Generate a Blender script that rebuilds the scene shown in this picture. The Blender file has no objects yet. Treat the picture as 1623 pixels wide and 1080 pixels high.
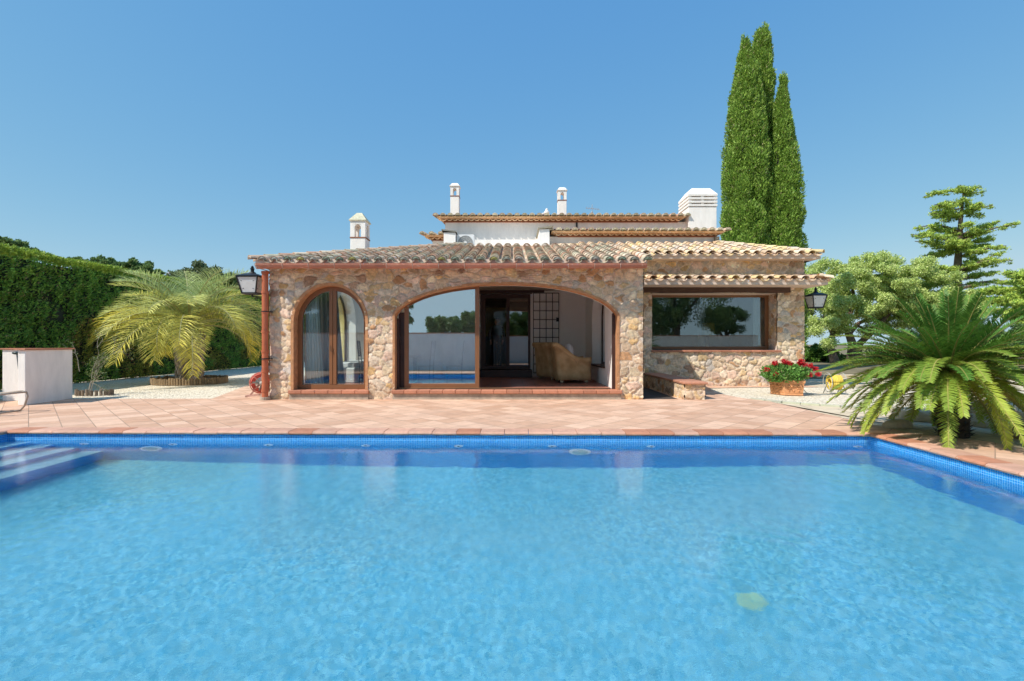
import bpy, math, random
import numpy as np
from mathutils import Vector, Matrix
R = math.radians
S = bpy.context.scene
COL = S.collection
random.seed(7)
rng = np.random.default_rng(7)

# ------------------------------------------------------------------ camera, sky, sun
F = 766.0; CX = 811.5; HY = 545.0; H = 1.3
cam = bpy.data.cameras.new('camera'); camo = bpy.data.objects.new('camera', cam); COL.objects.link(camo); S.camera = camo
camo.location = (0, 0, H); camo.rotation_euler = (R(90), 0, 0)
cam.lens = F / 1623 * 36; cam.sensor_width = 36; cam.shift_y = 5 / 1623; cam.clip_start = 0.05; cam.clip_end = 2000
SUN = Vector((-.72, -.50, 1.0)).normalized()          # towards the sun
world = bpy.data.worlds.new('World'); S.world = world; world.use_nodes = True
wn = world.node_tree.nodes
sky = wn.new('ShaderNodeTexSky'); sky.sky_type = 'NISHITA'; sky.sun_disc = False
sky.sun_elevation = math.asin(SUN.z); sky.sun_rotation = math.atan2(SUN.x, SUN.y)
sky.altitude = 0; sky.air_density = 1.0; sky.dust_density = 0.0; sky.ozone_density = 10.0
wl = world.node_tree.links; sep = wn.new('ShaderNodeSeparateColor'); cmb = wn.new('ShaderNodeCombineColor'); wl.new(sky.outputs[0], sep.inputs[0])
for ch, (pw, sc) in enumerate(((.88, .83), (.50, .675), (.16, .71))):      # colour response of the camera to the sky
    m1 = wn.new('ShaderNodeMath'); m1.operation = 'MULTIPLY'; m1.inputs[1].default_value = .192; wl.new(sep.outputs[ch], m1.inputs[0])
    m2 = wn.new('ShaderNodeMath'); m2.operation = 'POWER'; m2.inputs[1].default_value = pw; wl.new(m1.outputs[0], m2.inputs[0])
    m3 = wn.new('ShaderNodeMath'); m3.operation = 'MULTIPLY'; m3.inputs[1].default_value = sc / .192; wl.new(m2.outputs[0], m3.inputs[0]); m4 = wn.new('ShaderNodeMath'); m4.operation = 'SMOOTH_MIN'; m4.inputs[1].default_value = (.47, .64, .76)[ch] / .192; m4.inputs[2].default_value = .4; wl.new(m3.outputs[0], m4.inputs[0]); wl.new(m4.outputs[0], cmb.inputs[ch])
wl.new(cmb.outputs[0], wn['Background'].inputs[0]); wn['Background'].inputs[1].default_value = 0.12
sl = bpy.data.lights.new('sun', 'SUN'); sl.energy = 3.1; sl.angle = R(.5); sl.color = (1, .95, .87)
slo = bpy.data.objects.new('sun', sl); COL.objects.link(slo); slo.rotation_euler = SUN.to_track_quat('Z', 'Y').to_euler()
slo.location = (-20, -10, 30)
vs = S.view_settings; vs.view_transform = 'Standard'; vs.look = 'None'; vs.exposure = 0.74; vs.gamma = 1; vs.use_curve_mapping = False
S.cycles.max_bounces = 12; S.cycles.diffuse_bounces = 7; S.cycles.transparent_max_bounces = 16; S.cycles.transmission_bounces = 8
S.cycles.sample_clamp_indirect = 6

# ------------------------------------------------------------------ helpers
def W(px, py, Y): return Vector(((px - CX) * Y / F, Y, H + (HY - py) * Y / F))
def G(px, py, z=0.0):
    Y = F * (H - z) / (py - HY)
    return Vector(((px - CX) * Y / F, Y, z))
def tag(o, label=None, cat=None, group=None, kind=None):
    if label: o['label'] = label
    if cat: o['category'] = cat
    if group: o['group'] = group
    if kind: o['kind'] = kind
    return o
def put(o, parent=None):
    COL.objects.link(o)
    if parent is not None:
        o.parent = parent
        m = Matrix.Identity(4)
        if parent.type == 'EMPTY': m = Matrix.Translation(-Vector(parent.location))
        o.matrix_parent_inverse = m
    return o
def thing(name, loc, label, cat, group=None):
    o = bpy.data.objects.new(name, None); o.location = loc; o.empty_display_size = .2; COL.objects.link(o)
    return tag(o, label, cat, group)
def children(o): return [c for c in bpy.data.objects if c.parent == o]
def copy_tree(o, parent=None):
    c = o.copy(); COL.objects.link(c)
    if parent is not None: c.parent = parent
    for ch in children(o):
        if ch is not c: copy_tree(ch, c)
    return c

class MB:
    def __init__(s): s.v = []; s.f = []; s.c = []; s.col = (1, 1, 1)
    def add(s, vs, fs, col=None):
        b = len(s.v); s.v += [tuple(v) for v in vs]; s.f += [tuple(b + i for i in f) for f in fs]
        s.c += [col or s.col] * len(vs); return s
    def box(s, x0, y0, z0, x1, y1, z1, col=None):
        vs = [(x, y, z) for z in (z0, z1) for y in (y0, y1) for x in (x0, x1)]
        return s.add(vs, [(0, 2, 3, 1), (4, 5, 7, 6), (0, 1, 5, 4), (2, 6, 7, 3), (0, 4, 6, 2), (1, 3, 7, 5)], col)
    def obox(s, c, ax, ay, az, col=None):          # oriented box: centre + three half-axis vectors
        c = Vector(c); ax = Vector(ax); ay = Vector(ay); az = Vector(az)
        vs = [c + i * ax + j * ay + k * az for k in (-1, 1) for j in (-1, 1) for i in (-1, 1)]
        return s.add(vs, [(0, 2, 3, 1), (4, 5, 7, 6), (0, 1, 5, 4), (2, 6, 7, 3), (0, 4, 6, 2), (1, 3, 7, 5)], col)
    def tube(s, pts, r, n=8, col=None, cap=True):
        pts = [Vector(p) for p in pts]; m = len(pts)
        rs = r if isinstance(r, (list, tuple)) else [r] * m
        up = Vector((0, 0, 1)); vs = []; fs = []
        prev = None
        for i, p in enumerate(pts):
            t = (pts[min(i + 1, m - 1)] - pts[max(i - 1, 0)]).normalized()
            a = prev if prev is not None else (Vector((1, 0, 0)) if abs(t.z) > .9 else up)
            a = (a - t * a.dot(t)).normalized(); b = t.cross(a); prev = a
            for k in range(n):
                an = 2 * math.pi * k / n
                vs.append(p + (a * math.cos(an) + b * math.sin(an)) * rs[i])
        for i in range(m - 1):
            for k in range(n):
                k2 = (k + 1) % n
                fs.append((i * n + k, i * n + k2, (i + 1) * n + k2, (i + 1) * n + k))
        if cap: fs.append(tuple(range(n - 1, -1, -1))); fs.append(tuple((m - 1) * n + k for k in range(n)))
        return s.add(vs, fs, col)
    def lathe(s, c, prof, n=16, col=None):         # prof: (radius, z)
        c = Vector(c); vs = []; fs = []; m = len(prof)
        for r, z in prof:
            for k in range(n):
                a = 2 * math.pi * k / n; vs.append(c + Vector((r * math.cos(a), r * math.sin(a), z)))
        for i in range(m - 1):
            for k in range(n):
                k2 = (k + 1) % n; fs.append((i * n + k, i * n + k2, (i + 1) * n + k2, (i + 1) * n + k))
        fs.append(tuple(range(n - 1, -1, -1))); fs.append(tuple((m - 1) * n + k for k in range(n)))
        return s.add(vs, fs, col)
    def ball(s, c, rx, ry=None, rz=None, n=12, m=8, col=None):
        ry = ry or rx; rz = rz or rx; c = Vector(c); vs = []; fs = []
        for i in range(m + 1):
            th = math.pi * i / m
            for k in range(n):
                a = 2 * math.pi * k / n
                vs.append(c + Vector((rx * math.sin(th) * math.cos(a), ry * math.sin(th) * math.sin(a), rz * math.cos(th))))
        for i in range(m):
            for k in range(n):
                k2 = (k + 1) % n; fs.append((i * n + k, (i + 1) * n + k, (i + 1) * n + k2, i * n + k2))
        return s.add(vs, fs, col)
    def prism(s, poly, z0, z1, col=None):           # poly: xy list ccw
        n = len(poly); vs = [(x, y, z0) for x, y in poly] + [(x, y, z1) for x, y in poly]
        fs = [tuple(range(n - 1, -1, -1)), tuple(range(n, 2 * n))] + [(i, (i + 1) % n, n + (i + 1) % n, n + i) for i in range(n)]
        return s.add(vs, fs, col)
    def build(s, name, mat, parent=None, smooth=False, bevel=0):
        me = bpy.data.meshes.new(name); me.from_pydata(s.v, [], s.f); me.materials.append(mat)
        ca = me.color_attributes.new('Col', 'FLOAT_COLOR', 'POINT')
        arr = np.ones((len(s.v), 4), np.float32); arr[:, :3] = np.array(s.c, np.float32); ca.data.foreach_set('color', arr.ravel())
        if smooth: me.polygons.foreach_set('use_smooth', [True] * len(me.polygons))
        o = bpy.data.objects.new(name, me); put(o, parent)
        if bevel:
            b = o.modifiers.new('bevel', 'BEVEL'); b.width = bevel; b.segments = 2; b.limit_method = 'ANGLE'
        return o

def npmesh(name, V, Q, colr, mat, parent=None, smooth=False):
    """numpy mesh: V (n,3), Q (m,4) quads, colr (n,3)"""
    me = bpy.data.meshes.new(name); n = len(V); m = len(Q); k = Q.shape[1]
    me.vertices.add(n); me.vertices.foreach_set('co', np.ascontiguousarray(V, np.float32).ravel())
    me.loops.add(m * k); me.loops.foreach_set('vertex_index', np.ascontiguousarray(Q, np.int32).ravel())
    me.polygons.add(m); me.polygons.foreach_set('loop_start', np.arange(0, m * k, k, dtype=np.int32))
    me.polygons.foreach_set('loop_total', np.full(m, k, np.int32))
    if smooth: me.polygons.foreach_set('use_smooth', np.ones(m, bool))
    me.update(calc_edges=True); me.validate()
    ca = me.color_attributes.new('Col', 'FLOAT_COLOR', 'POINT')
    a = np.ones((n, 4), np.float32); a[:, :3] = colr; ca.data.foreach_set('color', a.ravel())
    me.materials.append(mat); o = bpy.data.objects.new(name, me); return put(o, parent)

def unit(a): return a / np.maximum(np.linalg.norm(a, axis=1, keepdims=True), 1e-9)
def leafarr(P, N, L, Wd, rand=.8):
    """leaf quads: long axis near N with jitter"""
    n = len(P); d = unit(np.asarray(N) + rng.normal(0, rand, (n, 3)))
    s = unit(np.cross(d, rng.normal(0, 1, (n, 3))))
    L = np.broadcast_to(L, n)[:, None]; Wd = np.broadcast_to(Wd, n)[:, None]
    V = np.stack([P - d * L * .5, P + s * Wd * .5 - d * L * .05, P + d * L * .5, P - s * Wd * .5 - d * L * .05], 1).reshape(-1, 3)
    Q = np.arange(4 * n).reshape(n, 4); return V, Q
def leaves(name, P, N, L, Wd, C, mat, parent=None, rand=.8):
    V, Q = leafarr(P, N, L, Wd, rand); return npmesh(name, V, Q, np.repeat(C, 4, axis=0), mat, parent)
def sphere_dirs(n): return unit(rng.normal(0, 1, (n, 3)))
def colmix(n, cols, wts, jit=.15):
    cols = np.array(cols); i = rng.choice(len(cols), n, p=np.array(wts) / sum(wts))
    return np.clip(cols[i] * (1 + rng.normal(0, jit, (n, 1))), .002, 1)
def wob(x, y, z, sc, seed=0):
    r = np.random.default_rng(seed); h = 0
    for i in range(7):
        k = r.normal(0, 1, 3) * sc * (1 + i * .45); h = h + np.sin(x * k[0] + y * k[1] + z * k[2] + r.uniform(0, 6.28)) / (1 + i * .35)
    return h / 3.2

# ------------------------------------------------------------------ materials
def newmat(name):
    m = bpy.data.materials.new(name); m.use_nodes = True; return m, m.node_tree, m.node_tree.nodes['Principled BSDF']
def mat(name, col=(.5, .5, .5), rough=.7, metal=0, noise=.12, scale=6, bump=.0, bscale=40, attr=False, spec=.4, detail=6, stretch=None):
    m, nt, p = newmat(name); N = nt.nodes; Lk = nt.links
    p.inputs['Roughness'].default_value = rough; p.inputs['Metallic'].default_value = metal; p.inputs['Specular IOR Level'].default_value = spec
    tc = N.new('ShaderNodeTexCoord'); src = tc.outputs['Object']
    if stretch:
        mp = N.new('ShaderNodeMapping'); mp.inputs['Scale'].default_value = stretch; Lk.new(src, mp.inputs[0]); src = mp.outputs[0]
    nz = N.new('ShaderNodeTexNoise'); nz.inputs['Scale'].default_value = scale; nz.inputs['Detail'].default_value = detail; nz.inputs['Roughness'].default_value = .65
    Lk.new(src, nz.inputs['Vector'])
    mr = N.new('ShaderNodeMapRange'); mr.inputs[1].default_value = .3; mr.inputs[2].default_value = .7; mr.inputs[3].default_value = 1 - noise; mr.inputs[4].default_value = 1 + noise
    Lk.new(nz.outputs[0], mr.inputs[0])
    mx = N.new('ShaderNodeVectorMath'); mx.operation = 'SCALE'
    if attr:
        at = N.new('ShaderNodeAttribute'); at.attribute_name = 'Col'; Lk.new(at.outputs['Color'], mx.inputs[0])
    else: mx.inputs[0].default_value = col
    Lk.new(mr.outputs[0], mx.inputs['Scale']); Lk.new(mx.outputs[0], p.inputs['Base Color'])
    if bump:
        n2 = N.new('ShaderNodeTexNoise'); n2.inputs['Scale'].default_value = bscale; n2.inputs['Detail'].default_value = 5; Lk.new(src, n2.inputs['Vector'])
        b = N.new('ShaderNodeBump'); b.inputs['Strength'].default_value = 1; b.inputs['Distance'].default_value = bump
        Lk.new(n2.outputs[0], b.inputs['Height']); Lk.new(b.outputs[0], p.inputs['Normal'])
    return m
def leafmat(name, trans=.35, rough=.5, spec=.3):
    m, nt, p = newmat(name); N = nt.nodes; Lk = nt.links
    at = N.new('ShaderNodeAttribute'); at.attribute_name = 'Col'
    p.inputs['Roughness'].default_value = rough; p.inputs['Specular IOR Level'].default_value = spec
    Lk.new(at.outputs['Color'], p.inputs['Base Color'])
    tr = N.new('ShaderNodeBsdfTranslucent'); Lk.new(at.outputs['Color'], tr.inputs[0])
    mx = N.new('ShaderNodeMixShader'); mx.inputs[0].default_value = trans
    Lk.new(p.outputs[0], mx.inputs[1]); Lk.new(tr.outputs[0], mx.inputs[2]); Lk.new(mx.outputs[0], N['Material Output'].inputs[0])
    return m
def glassmat(name, base, mul, tint=(.9, .95, .95)):
    m, nt, p = newmat(name); N = nt.nodes; Lk = nt.links; N.remove(p)
    fr = N.new('ShaderNodeFresnel'); fr.inputs[0].default_value = 1.5
    ma = N.new('ShaderNodeMath'); ma.operation = 'MULTIPLY_ADD'; ma.inputs[1].default_value = mul; ma.inputs[2].default_value = base; ma.use_clamp = True
    Lk.new(fr.outputs[0], ma.inputs[0])
    t = N.new('ShaderNodeBsdfTransparent'); t.inputs[0].default_value = (*tint, 1)
    g = N.new('ShaderNodeBsdfGlossy'); g.inputs['Roughness'].default_value = 0.0; g.inputs[0].default_value = (.93, .97, 1, 1)
    mx = N.new('ShaderNodeMixShader'); Lk.new(ma.outputs[0], mx.inputs[0]); Lk.new(t.outputs[0], mx.inputs[1]); Lk.new(g.outputs[0], mx.inputs[2])
    Lk.new(mx.outputs[0], N['Material Output'].inputs[0]); return m
def brickmat(name, c1, c2, mortar, size, msize, rot=0, rough=.7, noise=.12, nscale=5, bump=.003, wid=1.0, offset=0, stain=None, spec=.3, coord='Object', plane='xy'):
    m, nt, p = newmat(name); N = nt.nodes; Lk = nt.links
    tc = N.new('ShaderNodeTexCoord'); mp = N.new('ShaderNodeMapping'); Lk.new(tc.outputs[coord], mp.inputs[0])
    src = mp.outputs[0]; mp.inputs['Rotation'].default_value = (0, 0, rot)
    if plane != 'xy':
        sp = N.new('ShaderNodeSeparateXYZ'); cb = N.new('ShaderNodeCombineXYZ'); Lk.new(src, sp.inputs[0])
        Lk.new(sp.outputs[0 if plane == 'xz' else 1], cb.inputs[0]); Lk.new(sp.outputs[2], cb.inputs[1]); src = cb.outputs[0]
    br = N.new('ShaderNodeTexBrick'); br.offset = offset; br.squash = 1; Lk.new(src, br.inputs['Vector'])
    br.inputs['Scale'].default_value = 1; br.inputs['Brick Width'].default_value = size * wid; br.inputs['Row Height'].default_value = size
    br.inputs['Mortar Size'].default_value = msize; br.inputs['Mortar Smooth'].default_value = .3; br.inputs['Bias'].default_value = 0
    br.inputs['Color1'].default_value = (*c1, 1); br.inputs['Color2'].default_value = (*c2, 1); br.inputs['Mortar'].default_value = (*mortar, 1)
    nz = N.new('ShaderNodeTexNoise'); nz.inputs['Scale'].default_value = nscale; nz.inputs['Detail'].default_value = 8; nz.inputs['Roughness'].default_value = .7; Lk.new(tc.outputs[coord], nz.inputs['Vector'])
    mr = N.new('ShaderNodeMapRange'); mr.inputs[1].default_value = .3; mr.inputs[2].default_value = .7; mr.inputs[3].default_value = 1 - noise; mr.inputs[4].default_value = 1 + noise; Lk.new(nz.outputs[0], mr.inputs[0])
    mx = N.new('ShaderNodeVectorMath'); mx.operation = 'SCALE'; Lk.new(br.outputs[0], mx.inputs[0]); Lk.new(mr.outputs[0], mx.inputs['Scale'])
    out = mx.outputs[0]
    if stain:
        n2 = N.new('ShaderNodeTexNoise'); n2.inputs['Scale'].default_value = .9; n2.inputs['Detail'].default_value = 6; Lk.new(tc.outputs[coord], n2.inputs['Vector'])
        m2 = N.new('ShaderNodeMapRange'); m2.inputs[1].default_value = .45; m2.inputs[2].default_value = .72; m2.inputs[4].default_value = .35; Lk.new(n2.outputs[0], m2.inputs[0])
        mm = N.new('ShaderNodeMix'); mm.data_type = 'RGBA'; Lk.new(m2.outputs[0], mm.inputs['Factor']); Lk.new(out, mm.inputs[6]); mm.inputs[7].default_value = (*stain, 1); out = mm.outputs[2]
    Lk.new(out, p.inputs['Base Color']); p.inputs['Roughness'].default_value = rough; p.inputs['Specular IOR Level'].default_value = spec
    ad = N.new('ShaderNodeMath'); ad.operation = 'MULTIPLY_ADD'; ad.inputs[1].default_value = -1; Lk.new(br.outputs['Fac'], ad.inputs[0])
    sc = N.new('ShaderNodeMath'); sc.operation = 'MULTIPLY'; sc.inputs[1].default_value = .4; Lk.new(nz.outputs[0], sc.inputs[0]); Lk.new(sc.outputs[0], ad.inputs[2])
    b = N.new('ShaderNodeBump'); b.inputs['Distance'].default_value = bump; Lk.new(ad.outputs[0], b.inputs['Height']); Lk.new(b.outputs[0], p.inputs['Normal'])
    return m

M = {}
M['white'] = mat('white_plaster', (.86, .81, .75), .85, noise=.10, scale=2.2, bump=.005, bscale=30, stretch=(1.6, 1.6, .5))
M['interior'] = mat('interior_plaster', (.92, .88, .83), .9, noise=.02, bump=.002)
M['plasterpink'] = mat('pink_plaster', (.66, .52, .42), .9, noise=.08, scale=8, bump=.004)
M['stone'] = mat('rubble_stone', rough=.9, noise=.22, scale=28, bump=.012, bscale=60, attr=True, spec=.2)
M['tile'] = mat('roof_tile', rough=.9, noise=.25, scale=22, bump=.006, bscale=80, attr=True, spec=.15)
M['lining'] = mat('brick_lining', (.50, .25, .12), .85, noise=.25, scale=9, bump=.006)
M['terra'] = mat('terracotta', (.52, .22, .13), .75, noise=.22, scale=7, bump=.004, bscale=30)
M['coping'] = mat('coping_clay', rough=.7, noise=.15, scale=9, bump=.003, bscale=40, attr=True)
M['pipe'] = mat('glazed_clay', (.46, .13, .06), .35, noise=.18, scale=6, bump=.002, spec=.5)
M['concrete'] = mat('concrete', (.42, .34, .26), .9, noise=.25, scale=7, bump=.005)
M['wood'] = mat('dark_beam', (.085, .042, .026), .7, noise=.5, scale=5, bump=.006, bscale=14, stretch=(1, 8, 8))
M['frame'] = mat('brown_aluminium', (.22, .095, .038), .4, noise=.06, spec=.5)
M['frame_dark'] = mat('dark_door_wood', (.06, .028, .022), .45, noise=.2)
M['iron'] = mat('black_iron', (.012, .012, .014), .45, noise=.1, spec=.5)
M['milk'] = mat('milky_glass', (.62, .63, .62), .35, noise=.06, scale=14)
M['glass'] = glassmat('window_glass', .05, 1.2)
M['glass_mirror'] = glassmat('reflective_glass', .42, 1.3, (.72, .80, .82))
M['glass_dark'] = glassmat('dark_glass', .10, 1.2, (.8, .85, .85))
M['leaf'] = leafmat('foliage', .3)
M['leafgloss'] = leafmat('glossy_foliage', .2, .32, .5)
M['bark'] = mat('bark', (.17, .12, .085), .95, noise=.4, scale=9, bump=.03, bscale=20)
M['vcol'] = mat('painted', rough=.7, noise=.08, attr=True)
M['fabric'] = mat('white_cloth', (.75, .74, .73), .95, noise=.04, bump=.003)
M['wall_mosaic'] = brickmat('pool_mosaic_wall', (.010, .24, .66), (.02, .36, .80), (.36, .62, .86), .0256, .0022, rough=.25, noise=.2, nscale=30, bump=.001, spec=.5, plane='xz')
M['side_mosaic'] = brickmat('pool_mosaic_side', (.010, .24, .66), (.02, .36, .80), (.36, .62, .86), .0256, .0022, rough=.25, noise=.2, nscale=30, bump=.001, spec=.5, plane='yz')
M['floor_mosaic'] = brickmat('pool_mosaic_floor', (.08, .47, .68), (.36, .78, .86), (.21, .67, .81), .0256, .0016, rough=.4, noise=.24, nscale=16, bump=.001)
M['deck'] = brickmat('terracotta_paving', (.56, .33, .215), (.76, .50, .35), (.36, .24, .17), .372, .006, rot=R(45), rough=.8, noise=.15, nscale=4, bump=.004, stain=(.64, .44, .33))
M['porchfloor'] = brickmat('porch_floor_tile', (.36, .14, .10), (.42, .17, .12), (.20, .12, .10), .3, .008, rough=.35, noise=.2, nscale=4, bump=.002)
M['wicker'] = None
M['clay_pot'] = mat('clay_pot', (.62, .29, .13), .85, noise=.15, scale=9, bump=.006)
M['rock'] = mat('sandstone', (.58, .47, .33), .95, noise=.2, scale=5, bump=.03, bscale=9)
M['log'] = mat('log_edging', rough=.95, noise=.3, scale=18, bump=.01, attr=True)

M['lit_step_mosaic'] = brickmat('pool_mosaic_step_lit', (.26, .58, .76), (.38, .70, .82), (.55, .75, .82), .0256, .0022, rough=.4, noise=.15, nscale=14, bump=.001)  # paler copy of the pool mosaic: sunlight in shallow water painted into the treads
def gravelmat():
    m, nt, p = newmat('cream_gravel'); N = nt.nodes; Lk = nt.links
    tc = N.new('ShaderNodeTexCoord'); v = N.new('ShaderNodeTexVoronoi'); v.inputs['Scale'].default_value = 26; Lk.new(tc.outputs['Object'], v.inputs['Vector'])
    cr = N.new('ShaderNodeValToRGB'); sp = N.new('ShaderNodeSeparateColor'); Lk.new(v.outputs['Color'], sp.inputs[0]); Lk.new(sp.outputs[0], cr.inputs[0])
    e = cr.color_ramp.elements; e[0].color = (.50, .40, .27, 1); e[1].color = (.92, .83, .67, 1); k = cr.color_ramp.elements.new(.35); k.color = (.78, .68, .52, 1)
    Lk.new(cr.outputs[0], p.inputs['Base Color']); p.inputs['Roughness'].default_value = .95; p.inputs['Specular IOR Level'].default_value = .1
    b = N.new('ShaderNodeBump'); b.inputs['Distance'].default_value = .03; b.invert = True; Lk.new(v.outputs['Distance'], b.inputs['Height']); Lk.new(b.outputs[0], p.inputs['Normal'])
    return m
M['gravel'] = gravelmat()
def wickermat():
    m, nt, p = newmat('wicker_weave'); N = nt.nodes; Lk = nt.links; tc = N.new('ShaderNodeTexCoord'); hs = []
    for sc in ((0, 0, 34), (26, 26, 0)):
        mp = N.new('ShaderNodeMapping'); mp.inputs['Scale'].default_value = sc; Lk.new(tc.outputs['Object'], mp.inputs[0])
        ln = N.new('ShaderNodeVectorMath'); ln.operation = 'DOT_PRODUCT'; ln.inputs[1].default_value = (1, 1, 1); Lk.new(mp.outputs[0], ln.inputs[0])
        sn = N.new('ShaderNodeMath'); sn.operation = 'SINE'; m6 = N.new('ShaderNodeMath'); m6.operation = 'MULTIPLY'; m6.inputs[1].default_value = 6.283; Lk.new(ln.outputs['Value'], m6.inputs[0]); Lk.new(m6.outputs[0], sn.inputs[0]); hs.append(sn)
    mu = N.new('ShaderNodeMath'); mu.operation = 'MULTIPLY'; Lk.new(hs[0].outputs[0], mu.inputs[0]); Lk.new(hs[1].outputs[0], mu.inputs[1])
    cr = N.new('ShaderNodeMapRange'); cr.inputs[1].default_value = -1; cr.inputs[3].default_value = .6; cr.inputs[4].default_value = 1.15; Lk.new(mu.outputs[0], cr.inputs[0])
    nz = N.new('ShaderNodeTexNoise'); nz.inputs['Scale'].default_value = 5; Lk.new(tc.outputs['Object'], nz.inputs[0]); c2 = N.new('ShaderNodeValToRGB'); c2.color_ramp.elements[0].color = (.58, .34, .14, 1); c2.color_ramp.elements[1].color = (.82, .56, .28, 1); c2.color_ramp.elements[0].position = .3; c2.color_ramp.elements[1].position = .7; Lk.new(nz.outputs[0], c2.inputs[0])
    vm = N.new('ShaderNodeVectorMath'); vm.operation = 'SCALE'; Lk.new(c2.outputs[0], vm.inputs[0]); Lk.new(cr.outputs[0], vm.inputs['Scale']); Lk.new(vm.outputs[0], p.inputs['Base Color']); p.inputs['Roughness'].default_value = .6
    bp = N.new('ShaderNodeBump'); bp.inputs['Distance'].default_value = .006; Lk.new(mu.outputs[0], bp.inputs['Height']); Lk.new(bp.outputs[0], p.inputs['Normal']); return m
M['wicker'] = wickermat()
M['earth'] = mat('dry_earth', (.20, .16, .09), .95, noise=.5, scale=.6, bump=.03, bscale=8)
M['path'] = brickmat('sandstone_paving', (.62, .50, .34), (.70, .58, .42), (.34, .28, .20), .55, .012, rot=R(8), rough=.9, noise=.15, nscale=3, bump=.006, wid=1.4, offset=.4)

def watermat():
    m, nt, p = newmat('pool_water'); N = nt.nodes; Lk = nt.links; N.remove(p)
    g = N.new('ShaderNodeBsdfGlass'); g.inputs['IOR'].default_value = 1.33; g.inputs['Roughness'].default_value = 0; g.inputs[0].default_value = (.93, .99, 1, 1)
    tc = N.new('ShaderNodeTexCoord'); nz = N.new('ShaderNodeTexNoise'); nz.inputs['Scale'].default_value = 34; nz.inputs['Detail'].default_value = 3; nz.inputs['Roughness'].default_value = .6; Lk.new(tc.outputs['Object'], nz.inputs[0])
    n2 = N.new('ShaderNodeTexNoise'); n2.inputs['Scale'].default_value = .5; n2.inputs['Detail'].default_value = 2; Lk.new(tc.outputs['Object'], n2.inputs[0])
    mr = N.new('ShaderNodeMapRange'); mr.inputs[1].default_value = .38; mr.inputs[2].default_value = .62; mr.inputs[3].default_value = .35; mr.inputs[4].default_value = 1.0; Lk.new(n2.outputs[0], mr.inputs[0])
    b = N.new('ShaderNodeBump'); b.inputs['Distance'].default_value = .0014; Lk.new(mr.outputs[0], b.inputs['Strength']); Lk.new(nz.outputs[0], b.inputs['Height']); Lk.new(b.outputs[0], g.inputs['Normal'])
    Lk.new(g.outputs[0], N['Material Output'].inputs[0]); return m
M['water'] = watermat()

# ------------------------------------------------------------------ ground, terrace, pool
PA = Vector((5.20, 7.02)); th = -math.atan(.0163)
E1 = Vector((math.cos(th), math.sin(th))); E2 = Vector((-math.sin(th), math.cos(th)))
PW, PD = 12.75, 5.32
def PF(u, v, z=0): p = PA + E1 * u + E2 * v; return (p.x, p.y, z)
WL = -0.145; PZ = WL - 1.40

def sheet(name, polys, m, z=0.0):
    b = MB()
    for poly in polys:
        vs = [(p[0], p[1], p[2] if len(p) > 2 else z) for p in poly]; b.add(vs, [tuple(range(len(vs)))])
    o = b.build(name, m); tag(o, kind='structure'); return o
CW = .30      # coping width
e = .03
L0, R0, N0, F0 = -PW - .25, .25, -PD - .25, .25        # outer limits of the coping in the pool frame
far = 400
sheet('ground', [[(-far, -far, -.03), (far, -far, -.03), PF(R0, N0, -.03), PF(L0, N0, -.03)],
                 [(far, -far, -.03), (far, far * 2, -.03), PF(R0, F0, -.03), PF(R0, N0, -.03)],
                 [(far, far * 2, -.03), (-far, far * 2, -.03), PF(L0, F0, -.03), PF(R0, F0, -.03)],
                 [(-far, far * 2, -.03), (-far, -far, -.03), PF(L0, N0, -.03), PF(L0, F0, -.03)]], M['earth'])
# terracotta terrace between pool and house
sheet('terrace', [
    [PF(L0 - 9, F0), PF(R0, F0), (5.80, 7.0, 0), (5.80, 11.0, 0), (5.55, 11.45, 0), (5.42, 12.3, 0), (5.50, 13.2, 0), (5.75, 14.1, 0), (7.0, 14.42, 0), (9.2, 14.5, 0), (9.2, 14.95, 0),
     (4.0, 14.95, 0), (3.9, 11.34, 0), (-5.6, 11.34, 0), (-5.6, 22, 0), (-8.3, 22, 0), (-8.2, 14.9, 0), (-7.1, 11.45, 0), (-12.9, 11.32, 0), (-21, 11.3, 0)],
    [PF(R0, N0 - 2.0), (6.35, -.4, 0), (6.35, 6.4, 0), (5.80, 7.0, 0), PF(R0, F0)],
    [PF(L0 - 9, N0 - 2.0), PF(R0, N0 - 2.0), PF(R0, N0), PF(L0 - 9, N0)],
    [PF(L0 - 9, N0), PF(L0, N0), PF(L0, F0), PF(L0 - 9, F0)]], M['deck'])
sheet('gravel_bed', [[(-21, 11.3), (-12.9, 11.32), (-7.1, 11.45), (-8.2, 14.9), (-8.3, 30), (-14.6, 40), (-21, 40)],
                     [(5.55, 11.45), (5.9, 10.55), (6.75, 9.9), (8.0, 9.4), (14, 8.6), (14, 13.5), (12, 14.6), (9.2, 14.5), (7.0, 14.42), (5.75, 14.1), (5.50, 13.2), (5.42, 12.3)]], M['gravel'], -.012)
sheet('stone_path', [[(5.80, 7.0), (6.35, 6.4), (6.35, -.4), (30, -.4), (30, 8.0), (14, 8.6), (8.0, 9.4), (6.75, 9.9), (5.9, 10.55), (5.55, 11.45), (5.80, 11.0)],
                     [(9.2, 14.5), (12, 14.6), (14, 13.5), (30, 13), (30, 22), (16, 20), (9.2, 17)]], M['path'], -.008)
sheet('corridor_paving', [[(3.0, 11.34), (3.9, 11.34), (4.0, 14.95), (3.0, 14.95)]], mat('shadow_dark_paving', (.06, .05, .045), .85, noise=.3, bump=.01), 0.002)  # near-black colour stands in for the porch shadow on this ground
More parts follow.
